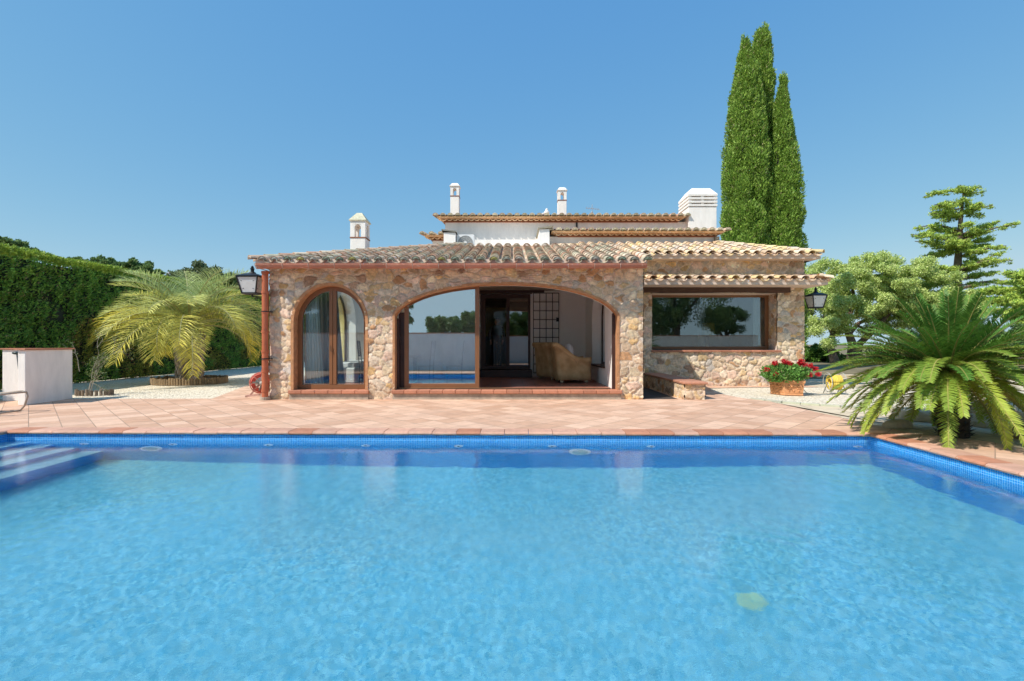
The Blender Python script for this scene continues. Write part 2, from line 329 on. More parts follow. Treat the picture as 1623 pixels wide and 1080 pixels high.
# curb between gravel and path
b = MB(); pts = [(5.62, 11.35), (5.95, 10.62), (6.78, 9.96), (8.0, 9.47), (10, 9.2), (14, 8.7)]
for (a, c) in zip(pts[:-1], pts[1:]):
    a = Vector(a); c = Vector(c); d = (c - a); n = int(d.length / .45) + 1
    for i in range(n):
        p0 = a + d * (i / n); p1 = a + d * ((i + .96) / n); t = d.normalized(); s = Vector((-t.y, t.x)) * .045
        m0 = (p0 + p1) / 2; hh = .03 + random.uniform(0, .012)
        b.obox((m0.x, m0.y, hh / 2 - .01), (*((p1 - p0) / 2), 0), (*s, 0), (0, 0, hh / 2 + .01), (.5 + random.uniform(-.06, .06),) * 2 + (.36,))
tag(b.build('gravel_curb', M['vcol'], bevel=.008), kind='structure')

# pool shell: walls with thickness
b = MB()
def pquad(b, a, c, z0, z1): b.add([(*a[:2], z0), (*c[:2], z0), (*c[:2], z1), (*a[:2], z1)], [(0, 1, 2, 3)])
w = MB(); pquad(w, PF(0, 0), PF(-PW, 0), PZ, -.045); pquad(w, PF(-PW, -PD), PF(0, -PD), PZ, -.045); o1 = w.build('pool_wall', M['wall_mosaic']); tag(o1, kind='structure')
w = MB(); pquad(w, PF(0, -PD), PF(0, 0), PZ, -.045); pquad(w, PF(-PW, 0), PF(-PW, -PD), PZ, -.045); o2 = w.build('pool_side_wall', M['side_mosaic']); tag(o2, kind='structure')
w = MB(); w.add([PF(-PW, -PD, PZ), PF(0, -PD, PZ), PF(0, 0, PZ), PF(-PW, 0, PZ)], [(0, 1, 2, 3)]); o3 = w.build('pool_floor', M['floor_mosaic']); tag(o3, kind='structure')
# steps along the left end
w = MB(); w2 = MB()
for u, d in ((-PW + .36, .15), (-PW + .71, .38), (-PW + 1.06, .61), (-PW + 1.45, .84)):
    z1 = WL - d; vv = [PF(-PW, -PD), PF(u, -PD), PF(u, 0), PF(-PW, 0)]
    w.add([(*p[:2], z1) for p in vv], [(0, 1, 2, 3)]); pquad(w2, PF(u, -PD), PF(u, 0), PZ, z1)
o4 = w.build('pool_steps', M['lit_step_mosaic']); tag(o4, kind='structure'); o5 = w2.build('pool_step_risers', M['side_mosaic']); tag(o5, kind='structure')
# water surface
nx, ny = 900, 380
us = np.linspace(-PW, 0, nx); vv = np.linspace(-PD, 0, ny); U, V_ = np.meshgrid(us, vv)
r2 = np.random.default_rng(3); Hh = 0 * U
amp = .62 + .35 * wob(U, V_, 0 * U, .45, 5) + .045 * (U + 6)
for i in range(90):
    lam = r2.uniform(.07, .22) if i < 70 else r2.uniform(.4, 1.6)
    a = r2.normal(.5, 1.0); k = 2 * math.pi / lam
    sl_ = .0030 if i < 70 else .0030
    Hh += sl_ / k * np.sin(k * (U * math.cos(a) + V_ * math.sin(a)) + r2.uniform(0, 6.28))
Hh *= np.clip(amp, .30, 1.15)
X_ = PA.x + E1.x * U + E2.x * V_; Y_ = PA.y + E1.y * U + E2.y * V_
Vw = np.stack([X_, Y_, WL + Hh], -1).reshape(-1, 3)
i = np.arange((nx - 1) * (ny - 1)); a = i // (nx - 1) * nx + i % (nx - 1)
wo = npmesh('water', Vw, np.stack([a, a + 1, a + nx + 1, a + nx], -1), np.ones((len(Vw), 3)), M['water'], smooth=True); tag(wo, kind='structure')
# coping stones: one bullnosed clay piece after another
b = MB()
def coping(p, t, inw, L):
    """piece starting at p running along t, pool towards inw"""
    c0 = np.array([.50, .22, .13]) if random.random() < .25 else np.array([.60, .34, .24])
    c = tuple(np.clip(c0 * random.uniform(.88, 1.12), 0, 1)); z0 = -.048; dz = random.uniform(-.002, .003)
    prof = [(-.27, z0), (-.27, .004), (-.02, .006), (.012, .002), (.032, -.010), (.038, -.026), (.030, -.042), (.012, z0)]
    vs = []
    for s in (.004, L - .004):
        for q, z in prof: vs.append((p[0] + t[0] * s + inw[0] * q, p[1] + t[1] * s + inw[1] * q, z + dz))
    n = len(prof); fs = [(i, (i + 1) % n, n + (i + 1) % n, n + i) for i in range(n)] + [tuple(range(n - 1, -1, -1)), tuple(range(n, 2 * n))]
    b.add(vs, fs, c)
def run(u0, v0, u1, v1, inw):
    a = Vector(PF(u0, v0)[:2]); c = Vector(PF(u1, v1)[:2]); d = c - a; n = round(d.length / .352); t = d.normalized()
    for i in range(n): coping(a + d * (i / n), t, inw, d.length / n)
run(-PW, 0, 0, 0, -E2); run(0, 0, 0, -PD, -E1); run(0, -PD, -PW, -PD, E2); run(-PW, -PD, -PW, 0, E1)
for u, v in ((.003, .003), (-PW - .273, .003), (.003, -PD - .273), (-PW - .273, -PD - .273)):
    b.add([PF(u, v, -.048), PF(u + .27, v, -.048), PF(u + .27, v + .27, -.048), PF(u, v + .27, -.048), PF(u, v, .004), PF(u + .27, v, .004), PF(u + .27, v + .27, .004), PF(u, v + .27, .004)],
          [(4, 5, 6, 7), (0, 1, 5, 4), (1, 2, 6, 5), (2, 3, 7, 6), (3, 0, 4, 7)], (.6, .34, .24))
tag(b.build('pool_coping', M['coping'], smooth=False), kind='structure')
# inlets, lights, drain
white = mat('white_pool_plastic', (.85, .87, .88), .35, noise=.02)
def disc(b, u, d, r, t=.02):
    c = Vector(PF(u, -t / 2, WL - d)); ax = Vector((E2.x, E2.y, 0)); b.tube([c + ax * t / 2, c - ax * t / 2], r, 20)
for k, px in enumerate((126, 270, 424, 579, 727, 875, 1030, 1352)):
    Y = 7.12; X = (px - CX) * Y / F; u = (X - PA.x) / E1.x; b = MB(); disc(b, u, .27, .065)
    o = b.build('pool_inlet', white); b2 = MB(); disc(b2, u, .27, .02, .03); b2.build('nozzle', M['iron'], o)
    tag(o, 'round white water inlet on the far pool wall, ' + ('first', 'second', 'third', 'fourth', 'fifth', 'sixth', 'seventh', 'eighth')[k] + ' from the left', 'pool inlet', 'water inlets along the far pool wall')
for px, lab in ((235, 'large round white pool light on the far wall near the underwater steps'), (918, 'large round white pool light on the far wall, right of the middle')):
    Y = 7.12; X = (px - CX) * Y / F; u = (X - PA.x) / E1.x; b = MB(); disc(b, u, .58, .16, .03)
    o = b.build('pool_light', white); tag(o, lab, 'pool light', 'round lights in the far pool wall'); b = MB(); disc(b, u, .58, .115, .045); b.build('lens', mat('pool_lens', (.35, .55, .6), .2, noise=.05), o)
def torus_(b, c, R0, r, col): b.tube([(c[0] + R0 * math.cos(6.2832 * i / 24), c[1] + R0 * math.sin(6.2832 * i / 24), c[2]) for i in range(25)], r, 5, col)
b = MB()
for k in range(7): b.tube([(1.92, 3.87, PZ + .002), (1.92, 3.87, PZ + .008)],   .12, 24, (.27, .66, .70)) if k == 0 else torus_(b, (1.92, 3.87, PZ + .012), .016 * k + .01, .0045, (.60, .78, .56))
tag(b.build('floor_drain', M['vcol']), 'cream drain grating on the pool floor', 'drain')
# ------------------------------------------------------------------ the villa
villa = thing('villa', (0, 14, 0), 'stone and white stucco villa with arched glazed porch and low clay tile roofs', 'house')

PAL = [(.68, .50, .34), (.62, .40, .19), (.48, .27, .14), (.37, .24, .16), (.48, .42, .36), (.68, .48, .36), (.74, .60, .45), (.58, .43, .29), (.70, .55, .37), (.64, .45, .25)]
PW_ = np.array([4.5, 2.6, 2.0, 1.3, 1.6, 3.5, 3, 4, 4., 3.]); PW_ /= PW_.sum()
MORT = np.array((.76, .60, .45))
def stone_patch(parts, org, U, N, u0, u1, bot, top, sites, res=.022, amp=.030, mortar=.016, warm=1.0, cosu=False):
    nu = max(2, int((u1 - u0) / res))
    t = np.linspace(0, 1, nu + 1)
    if cosu: t = (1 - np.cos(np.pi * t)) / 2
    u = u0 + (u1 - u0) * t
    bo = np.array([bot(a) for a in u]); to = np.array([top(a) for a in u])
    nv = max(2, int((to - bo).max() / res)); k = np.linspace(0, 1, nv + 1)
    Ug = np.repeat(u[:, None], nv + 1, 1); Vg = bo[:, None] + (to - bo)[:, None] * k[None]
    P = np.stack([Ug.ravel(), Vg.ravel()], -1)
    sx, sz, ax, az, wt, cc = sites
    q = P.copy(); q[:, 0] += .04 * wob(P[:, 0], P[:, 1], 0, 8, 1) + .014 * wob(P[:, 0], P[:, 1], 0, 28, 21); q[:, 1] += .035 * wob(P[:, 0], P[:, 1], 0, 8, 2) + .014 * wob(P[:, 0], P[:, 1], 0, 28, 22)
    d1 = np.empty(len(P)); d2 = np.empty(len(P)); ii = np.empty(len(P), int)
    for c in range(0, len(P), 8192):
        qq = q[c:c + 8192]; D = np.hypot((qq[:, :1] - sx) * ax, (qq[:, 1:] - sz) * az) - wt
        o = np.argpartition(D, 1, axis=1)[:, :2]; a = np.take_along_axis(D, o, 1); s = a.argsort(1); a = np.take_along_axis(a, s, 1); o = np.take_along_axis(o, s, 1)
        d1[c:c + 8192] = a[:, 0]; d2[c:c + 8192] = a[:, 1]; ii[c:c + 8192] = o[:, 0]
    mw = mortar * (1 + .8 * wob(P[:, 0], P[:, 1], 0, 2.2, 4))
    ed = (d2 - d1) - np.clip(mw, .004, .08)
    s = np.clip(ed / .020, 0, 1); s = s * s * (3 - 2 * s)
    hn = wob(P[:, 0], P[:, 1], 0, 30, 6) * .006 + wob(P[:, 0], P[:, 1], ii * 1.7, 12, 7) * .010
    disp = s * (amp * (.45 + .55 * ((ii * 7919) % 13) / 13)) + hn * (.3 + s)
    colr = MORT * (1 + .10 * wob(P[:, 0], P[:, 1], 0, 5, 8))[:, None]
    sc = cc[ii] * (1 + .26 * wob(P[:, 0], P[:, 1], ii, 14, 9) + .16 * wob(P[:, 0], P[:, 1], ii * 3., 45, 10))[:, None]
    colr = np.where(s[:, None] > .01, sc * s[:, None] + colr * .72 * (1 - s[:, None]), colr) * warm
    V = np.array(org)[None] + np.array(U)[None] * P[:, :1] + np.array([0, 0, 1.])[None] * P[:, 1:] + np.array(N)[None] * disp[:, None]
    i = np.arange(nu * nv); a = i // nv * (nv + 1) + i % nv
    Q = np.stack([a, a + nv + 1, a + nv + 2, a + 1], -1)
    parts.append((V, Q, np.clip(colr, 0, 1)))
def make_sites(u0, u1, v0, v1, sp=.24, seed=0):
    r = np.random.default_rng(seed); gx = np.arange(u0 - .3, u1 + .3, sp); gz = np.arange(v0 - .3, v1 + .3, sp * .8)
    X, Z = np.meshgrid(gx, gz); n = X.size
    X = X.ravel() + r.uniform(-.42, .42, n) * sp; Z = Z.ravel() + r.uniform(-.42, .42, n) * sp * .8
    ax = r.uniform(.75, 1.15, n); az = r.uniform(.9, 1.9, n); wt = r.uniform(-.045, .06, n)
    cc = np.array(PAL)[r.choice(len(PAL), n, p=PW_)] * r.uniform(.88, 1.28, (n, 1))
    return X, Z, ax, az, wt, cc
def join(parts, name, m, parent, smooth=True):
    V = []; Q = []; C = []; n = 0
    for v, q, c in parts: V.append(v); Q.append(q + n); C.append(c); n += len(v)
    return npmesh(name, np.concatenate(V), np.concatenate(Q), np.concatenate(C), m, parent, smooth)

XL, XR, YF = -5.66, 3.06, 11.30         # porch front
XWR, YW = 9.0, 14.90                    # wing
FL = .22                                # porch floor
ZT = 3.06                               # stone top of the porch
def k_(v): return lambda u: v
# arch A (semicircular) and arch B (basket)
aA, bA, cA = -5.10, -3.42, -4.26; rA = .84; zA = 1.80
def topA(u): t = min(1, abs(u - cA) / rA); return zA + .86 * math.sqrt(max(0, 1 - t * t))
aB, bB = -2.74, 2.46; cB = -.14; 
def topB(u):
    t = min(1, abs(u - cB) / 2.63); return 1.82 + .87 * (max(0, 1 - t ** 2.15)) ** (1 / 2.0)
parts = []; st = make_sites(XL, XR, 0, ZT, .205, 11)
org = (0, YF, 0); Ux = (1, 0, 0); Nf = (0, -1, 0)
for u0, u1, bo, tp, cu in ((XL, aA, k_(0), k_(ZT), 0), (aA, bA, lambda u: topA(u) + .03, k_(ZT), 1), (bA, aB, k_(0), k_(ZT), 0), (aB, bB, lambda u: topB(u) + .03, k_(ZT), 1), (bB, XR, k_(0), k_(ZT), 0)):
    stone_patch(parts, org, Ux, Nf, u0, u1, bo, tp, st, cosu=bool(cu))
st2 = make_sites(0, 4, 0, ZT, .25, 12)
stone_patch(parts, (XR, YF, 0), (0, 1, 0), (1, 0, 0), 0, 3.6, k_(0), k_(ZT), st2, res=.03)
sideO = [(0, .95), (.95, 2.95), (2.95, 4.7)]
zS = 2.0
def topS(u): t = min(1, abs(u - 1.95)); return zS + .95 * math.sqrt(max(0, 1 - t * t))
LO = [(.45, 2.25), (2.55, 4.35)]  # left wall arches, widened and doubled to bring more sun into the porch
def topL(c): return lambda u: 1.95 + .95 * math.sqrt(max(0, 1 - min(1, abs(u - c) / .9) ** 2))
stone_patch(parts, (XL, YF, 0), (0, 1, 0), (-1, 0, 0), 0, .45, k_(0), k_(ZT), st2, res=.03); stone_patch(parts, (XL, YF, 0), (0, 1, 0), (-1, 0, 0), 2.25, 2.55, k_(0), k_(ZT), st2, res=.03)
stone_patch(parts, (XL, YF, 0), (0, 1, 0), (-1, 0, 0), 4.35, 9, k_(0), k_(ZT), st2, res=.05)
for a_, c_ in LO:
    stone_patch(parts, (XL, YF, 0), (0, 1, 0), (-1, 0, 0), a_, c_, topL((a_ + c_) / 2), k_(ZT), st2, res=.03)
    stone_patch(parts, (XL, YF, 0), (0, 1, 0), (-1, 0, 0), a_, c_, k_(0), k_(.2), st2, res=.03)
join(parts, 'stone_porch_wall', M['stone'], villa)
# the wing's stone front
parts = []; st = make_sites(XR, XWR, 0, 3.9, .21, 21)
wx0, wx1, wz0, wz1 = 4.31, 8.17, 1.10, 2.86
for u0, u1, z0, z1 in ((XR - .1, wx0, -.02, 3.86), (wx0, wx1, -.02, wz0), (wx0, wx1, wz1, 3.86), (wx1, XWR, -.02, 3.86)):
    stone_patch(parts, (0, YW, 0), Ux, Nf, u0, u1, k_(z0), k_(z1), st, res=.026, amp=.04)
stone_patch(parts, (XWR, YW, 0), (0, 1, 0), (1, 0, 0), 0, 9, k_(-.02), k_(3.86), st2, res=.05)
stone_patch(parts, (wx1, YW, 0), (0, 1, 0), (-1, 0, 0), 0, .5, k_(wz0), k_(wz1), st2, res=.026, amp=.02)
stone_patch(parts, (wx0, YW, 0), (0, 1, 0), (1, 0, 0), 0, .5, k_(wz0), k_(wz1), st2, res=.026, amp=.02)
join(parts, 'stone_wing_wall', M['stone'], villa)
# back of the front wall / inner plaster skins
def wall_xz(b, y0, y1, x0, x1, z0, z1, ops=()):
    """solid wall between y0 and y1 with openings (xa,xb,zb,topf)"""
    xs = sorted(ops); cur = x0
    for xa, xb, zb, tf in xs:
        b.box(cur, y0, z0, xa, y1, z1)
        if zb > z0: b.box(xa, y0, z0, xb, y1, zb)
        n = 28; us = [xa + (xb - xa) * (1 - math.cos(math.pi * i / n)) / 2 for i in range(n + 1)]
        for p, q in zip(us[:-1], us[1:]):
            a, c = tf(p), tf(q)
            vs = [(p, y0, a), (q, y0, c), (q, y0, z1), (p, y0, z1), (p, y1, a), (q, y1, c), (q, y1, z1), (p, y1, z1)]
            b.add(vs, [(0, 1, 2, 3), (7, 6, 5, 4), (4, 5, 1, 0), (3, 2, 6, 7)])
        cur = xb
    b.box(cur, y0, z0, x1, y1, z1)
b = MB()
wall_xz(b, YF + .25, YF + .33, XL + .02, XR - .02, .0, ZT, [(aA - .0, bA, FL, topA), (aB, bB, FL, topB)])
# side walls of the porch interior, arched windows in both
def wall_yz(b, x0, x1, y0, y1, z0, z1, ops=()):
    t = MB(); wall_xz(t, x0, x1, y0, y1, z0, z1, ops)
    b.add([(v[1], v[0], v[2]) for v in t.v], [tuple(reversed(f)) for f in t.f])
wall_yz(b, XL + .03, XL + .60, YF + .33, 15.9, 0, ZT, [(YF + a_, YF + c_, FL, (lambda m: lambda y: topL(m)(y - YF))((a_ + c_) / 2)) for a_, c_ in LO])
wall_yz(b, 2.42, XR - .03, YF + .33, 15.9, 0, ZT, [(YF + 1.3, YF + 3.3, .67, lambda y: topS(y - YF - .35))])
b.build('porch_inner_wall', M['interior'], villa)
b = MB(); wall_xz(b, 15.9, 16.1, XL + .03, XR - .03, 0, ZT, [(-1.05, .61, .30, k_(2.94))]); b.build('porch_back_wall', M['interior'], villa)
b = MB(); b.box(XL + .05, YF + .2, ZT - .0, XR - .05, 16.1, ZT + .08); b.build('porch_ceiling', M['interior'], villa)
b = MB(); b.box(-1.10, 15.72, 2.965, 1.05, 15.895, 3.055); b.box(-1.10, 15.80, 2.94, .66, 15.897, 2.965); b.build('ceiling_beam', M['frame_dark'], villa)
b = MB(); b.box(XL + .1, YF + .26, .02, XR - .1, 15.9, FL); b.build('porch_floor', M['porchfloor'], villa)
b = MB(); b.box(-1.15, 15.45, FL, .64, 15.895, .46); b.build('door_step', M['frame_dark'], villa, bevel=.01)
for x0, x1 in ((2.36, 2.9),):
    b = MB(); y0 = YF + (.9 if x0 < 0 else 1.25); b.box(x0, y0, .66, x1, y0 + 2.1, .70); b.build('window_sill', M['frame_dark'], villa, bevel=.006)

# arch linings (thin clay bricks), standing slightly proud
def lining(b, ua, ub, topf, y0, y1, th=.045, z0=FL):
    n = 44; pts = [(ua, z0)] + [(ua + (ub - ua) * (1 - math.cos(math.pi * i / n)) / 2,) for i in range(n + 1)] + [(ub, z0)]
    pts = [(p[0], p[1] if len(p) > 1 else topf(p[0])) for p in pts]
    ins = []
    for i, (x, z) in enumerate(pts):
        a = pts[max(i - 1, 0)]; c = pts[min(i + 1, len(pts) - 1)]
        d = Vector((c[0] - a[0], c[1] - a[1])).normalized(); nrm = Vector((-d.y, d.x))
        j = random.uniform(-.004, .004)
        ins.append(((x - nrm.x * .004, z - nrm.y * .004), (x + nrm.x * (th + j), z + nrm.y * (th + j))))
    vs = []
    for (ix, iz), (ox, oz) in ins: vs += [(ix, y0, iz), (ox, y0, oz), (ox, y1, oz), (ix, y1, iz)]
    fs = []
    for i in range(len(ins) - 1):
        for k in range(4): fs.append((i * 4 + k, i * 4 + (k + 1) % 4, i * 4 + 4 + (k + 1) % 4, i * 4 + 4 + k))
    fs += [(3, 2, 1, 0), tuple(len(vs) - 4 + k for k in range(4))]
    b.add(vs, fs)
b = MB(); lining(b, aA, bA, topA, YF - .03, YF + .249, .06); b.build('arch_lining', M['lining'], villa)
b = MB(); lining(b, aB, bB, topB, YF - .03, YF + .249, .05); b.build('arch_lining', M['lining'], villa)
ybr = mat('yellow_brick', (.7, .55, .20), .8, noise=.2, scale=8)
for a_, c_ in LO: b = MB(); t = MB(); lining(t, YF + a_, YF + c_, (lambda m: lambda y: topL(m)(y - YF))((a_ + c_) / 2), XL - .02, XL + .24, .05, .22); b.add([(v[1], v[0], v[2]) for v in t.v], t.f); b.build('arch_lining', ybr, villa)

# sills in front of the two arches: clay tiles on a concrete kerb
for x0, x1 in ((-5.20, -3.33), (-2.80, 2.56)):
    b = MB(); b.box(x0 + .02, YF - .05, .0, x1 - .02, YF + .26, .135); o = b.build('step_kerb', M['concrete'], villa)
    b = MB(); n = round((x1 - x0) / .30); w_ = (x1 - x0) / n
    for i in range(n): b.box(x0 + i * w_ + .003, YF - .10, .137, x0 + (i + 1) * w_ - .003, YF + .27, .218 + random.uniform(-.002, .003), tuple(np.array((.50, .21, .125)) * random.uniform(.85, 1.15)))
    b.build('step_tiles', M['coping'], villa, bevel=.012)

b = MB(); b.box(-5.02, 13.2, FL, -4.30, 15.88, FL + .42); b.box(-5.02, 15.2, FL + .0, -2.2, 15.88, FL + .421); b.build('masonry_seat', M['interior'], villa, bevel=.03)
b = MB(); b.box(-4.98, 13.3, FL + .425, -4.34, 15.1, FL + .56); b.box(-4.9, 15.25, FL + .425, -2.3, 15.84, FL + .56); b.build('seat_pad', M['fabric'], villa, bevel=.04)
# ---- glazed doors
def frame_curve(b, ua, ub, topf, y0, y1, w, z0):
    lining(b, ua + w, ub - w, lambda u: topf(min(max(u, ua), ub)) - w, y0, y1, w, z0)
# arch A french doors

yA = YF + .22
b = MB(); n = 40; w = .075
def arch_ring(b, ua, ub, cx, r, rz, zs, z0, y0, y1, w):
    """frame following a semicircle: outer radius r, legs down to z0"""
    pts = [(cx - r, z0)] + [(cx - r * math.cos(math.pi * i / n), zs + rz * math.sin(math.pi * i / n)) for i in range(n + 1)] + [(cx + r, z0)]
    ipt = [(cx - r + w, z0)] + [(cx - (r - w) * math.cos(math.pi * i / n), zs + (rz - w) * math.sin(math.pi * i / n)) for i in range(n + 1)] + [(cx + r - w, z0)]
    vs = []
    for (ox, oz), (ix, iz) in zip(pts, ipt): vs += [(ix, y0, iz), (ox, y0, oz), (ox, y1, oz), (ix, y1, iz)]
    fs = [(i * 4 + k, i * 4 + (k + 1) % 4, i * 4 + 4 + (k + 1) % 4, i * 4 + 4 + k) for i in range(len(pts) - 1) for k in range(4)]
    b.add(vs, fs)
arch_ring(b, aA, bA, cA, rA - .005, .86 - .005, zA, FL, yA - .03, yA + .05, .10)
b.box(aA + .1, yA - .028, FL, bA - .1, yA + .048, FL + .11)
b.box(cA - .085, yA - .034, FL + .11, cA - .008, yA + .046, zA + .77); b.box(cA + .008, yA - .034, FL + .11, cA + .085, yA + .046, zA + .77); b.box(cA - .008, yA - .02, FL + .11, cA + .008, yA + .04, zA + .77)
fA = b.build('arched_french_door', M['frame'], villa, bevel=.004)
def pane_arch(name, x0, x1, topf, z0, y, m, parent):
    b = MB(); n = 24; us = [x0 + (x1 - x0) * i / n for i in range(n + 1)]
    vs = []
    for yy in (y, y + .008):
        for u in us: vs += [(u, yy, z0), (u, yy, topf(u))]
    k = 2 * (n + 1); fs = []
    for i in range(n): fs += [(2 * i, 2 * i + 2, 2 * i + 3, 2 * i + 1), (k + 2 * i + 1, k + 2 * i + 3, k + 2 * i + 2, k + 2 * i), (2 * i + 1, 2 * i + 3, k + 2 * i + 3, k + 2 * i + 1)]
    b.add(vs, fs); return b.build(name, m, parent)
def ta(u): t = min(1, abs(u - cA) / (rA - .09)); return zA + .77 * math.sqrt(max(0, 1 - t * t))
pane_arch('pane', aA + .095, cA - .08, ta, FL + .1, yA + .005, M['glass'], fA)
pane_arch('pane', cA + .08, bA - .095, ta, FL + .1, yA + .005, M['glass'], fA)
b = MB(); b.tube([(cA + .01, yA - .05, 1.12), (cA - .03, yA - .07, 1.12), (cA - .03, yA - .07, 1.25)], .008, 6, (.05, .04, .04)); b.build('handle', M['iron'], fA)
# arch B: outer frame, rear panel edge, sliding panel
yB = YF + .20
b = MB(); b.box(-2.74, yB - .02, FL, -2.68, yB + .16, 1.90); b.box(2.385, yB - .02, FL, 2.46, yB + .05, 2.02); b.box(-2.68, yB - .02, FL, 2.34, yB + .12, FL + .02)
b.box(-2.72, yB + .09, FL, -2.58, yB + .14, 2.05)
oB = b.build('sliding_door_frame', M['frame_dark'], villa)
b = MB(); b.box(-2.68, yB - .018, FL + .02, 2.30, yB - .008, FL + .03); b.build('track', mat('brass_track', (.5, .33, .16), .4, .6), oB)
b = MB(); x0, x1 = -2.56, -.78; y0, y1 = yB, yB + .05
def tb(u): return topB(u) - .01
n = 30; b.box(x0, y0, FL + .02, x0 + .10, y1, tb(x0 + .03)); b.box(x1 - .10, y0, FL + .02, x1, y1, tb(x1)); b.box(x0 + .1, y0 + .002, FL + .02, x1 - .1, y1 - .002, FL + .125)
us = [x0 + .1 + (x1 - x0 - .2) * i / n for i in range(n + 1)]
for p, q in zip(us[:-1], us[1:]):
    vs = [(p, y0 + .002, tb(p) - .05), (q, y0 + .002, tb(q) - .05), (q, y0 + .002, tb(q) + .01), (p, y0 + .002, tb(p) + .01), (p, y1 - .002, tb(p) - .05), (q, y1 - .002, tb(q) - .05), (q, y1 - .002, tb(q) + .01), (p, y1 - .002, tb(p) + .01)]
    b.add(vs, [(0, 1, 2, 3), (7, 6, 5, 4), (4, 5, 1, 0), (3, 2, 6, 7)])
sp_ = b.build('sliding_door', M['frame'], villa)
pane_arch('pane', x0 + .095, x1 - .095, lambda u: tb(u) - .045, FL + .12, y0 + .02, M['glass_mirror'], sp_)
# side windows of the porch: frame + pane
for sx, yc, zb, ra_, zs_ in ((XL + .25, YF + 1.35, .225, .9, 1.95), (XL + .25, YF + 3.45, .225, .9, 1.95), (2.70, YF + 2.30, .70, 1.0, zS)):
    t = MB(); arch_ring(t, 0, 0, yc, ra_ - .005, .945, zs_, zb, sx, sx + .05, .05); t.box(yc - ra_ + .06, sx + .001, zb, yc + ra_ - .06, sx + .049, zb + .06); t.box(yc - .03, sx + .004, zb + .06, yc + .03, sx + .046, zs_ + .9)
    b = MB(); b.add([(v[1], v[0], v[2]) for v in t.v], t.f); o = b.build('side_window', M['frame_dark'], villa)
    t = MB(); n2 = 24; vs = []
    for i in range(n2 + 1):
        u = yc - ra_ + .05 + (2 * ra_ - .1) * i / n2; vs += [(sx + .02, u, zb + .04), (sx + .02, u, zs_ + .90 * math.sqrt(max(0, 1 - ((u - yc) / (ra_ - .045)) ** 2)))]
    t.add(vs, [(2 * i, 2 * i + 2, 2 * i + 3, 2 * i + 1) for i in range(n2)]); t.build('pane', M['glass'] if sx < 0 else glassmat('pale_glass', .12, 1.0, (.85, .92, .9)), o)
# inner double door in the back wall
b = MB(); y0 = 15.92
for x in (-1.04, -.19, .53): b.box(x, y0, .47, x + (.17 if x < -.5 else .11 if x < 0 else .075), y0 + .08, 2.93)
b.box(-.92, y0 + .003, 2.80, .53, y0 + .077, 2.93); b.box(-.92, y0 + .003, .47, .53, y0 + .077, .58)
b.box(-.155 + .03, y0 - .01, .58, -.125 + .03, y0 + .0, 2.8)
dd = b.build('glazed_inner_door', M['frame_dark'], villa, bevel=.004)
for x0, x1, gm in ((-.875, -.185, glassmat('clear_glass', .0, .35, (.97, .97, .97))), (-.085, .535, glassmat('dim_glass', .12, 1.2, (.5, .5, .5)))):
    b = MB(); b.box(x0, y0 + .03, .57, x1, y0 + .038, 2.82); b.build('pane', gm, dd)
# room behind the inner door: dark room with an ochre wall and pale counter
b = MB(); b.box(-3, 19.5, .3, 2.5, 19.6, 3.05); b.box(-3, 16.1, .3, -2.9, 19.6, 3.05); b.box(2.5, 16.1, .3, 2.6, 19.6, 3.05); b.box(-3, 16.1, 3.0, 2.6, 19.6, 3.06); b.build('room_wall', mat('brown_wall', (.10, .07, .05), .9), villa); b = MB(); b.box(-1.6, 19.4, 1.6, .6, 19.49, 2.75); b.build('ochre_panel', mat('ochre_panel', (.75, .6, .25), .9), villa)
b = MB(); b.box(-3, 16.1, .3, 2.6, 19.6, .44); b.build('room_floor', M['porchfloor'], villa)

# ---- wing window
y0 = 15.36
b = MB(); X0, X1, Z0, Z1 = wx0 + .02, wx1 - .01, wz0 + .03, wz1 - .02
b.box(X0, y0, Z0, X0 + .12, y0 + .08, Z1); b.box(X1 - .12, y0, Z0, X1, y0 + .08, Z1); b.box(X0 + .12, y0 + .002, Z1 - .07, X1 - .12, y0 + .078, Z1); b.box(X0 + .12, y0 + .002, Z0, X1 - .12, y0 + .078, Z0 + .08)
ww = b.build('picture_window', M['frame'], villa, bevel=.005)
b = MB(); b.box(X0 + .115, y0 + .03, Z0 + .075, X1 - .115, y0 + .038, Z1 - .065); b.build('pane', M['glass_dark'], ww)
b = MB(); n = 13
for i in range(n): b.box(wx0 - .02 + i * (wx1 - wx0 + .12) / n + .003, YW - .09, wz0 - .055, wx0 - .02 + (i + 1) * (wx1 - wx0 + .12) / n - .003, y0 - .0, wz0 + .0 + random.uniform(0, .003), tuple(np.array((.48, .20, .12)) * random.uniform(.85, 1.15)))
b.build('clay_sill', M['coping'], villa, bevel=.01)
b = MB(); b.box(wx0 + .003, YW + .02, wz1 - .02, wx1 - .003, y0 + .2, wz1 + .03); b.build('lintel_soffit', M['plasterpink'], villa)
# wing room
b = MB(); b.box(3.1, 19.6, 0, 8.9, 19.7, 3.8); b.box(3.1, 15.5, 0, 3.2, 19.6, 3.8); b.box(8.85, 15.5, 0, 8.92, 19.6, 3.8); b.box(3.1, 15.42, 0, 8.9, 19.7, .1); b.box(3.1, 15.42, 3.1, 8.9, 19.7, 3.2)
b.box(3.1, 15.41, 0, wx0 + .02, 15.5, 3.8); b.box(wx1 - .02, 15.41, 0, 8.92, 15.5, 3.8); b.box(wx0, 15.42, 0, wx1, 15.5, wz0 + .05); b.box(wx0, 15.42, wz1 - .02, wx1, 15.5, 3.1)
b.build('wing_room_wall', mat('dim_wall', (.30, .29, .26), .9), villa)
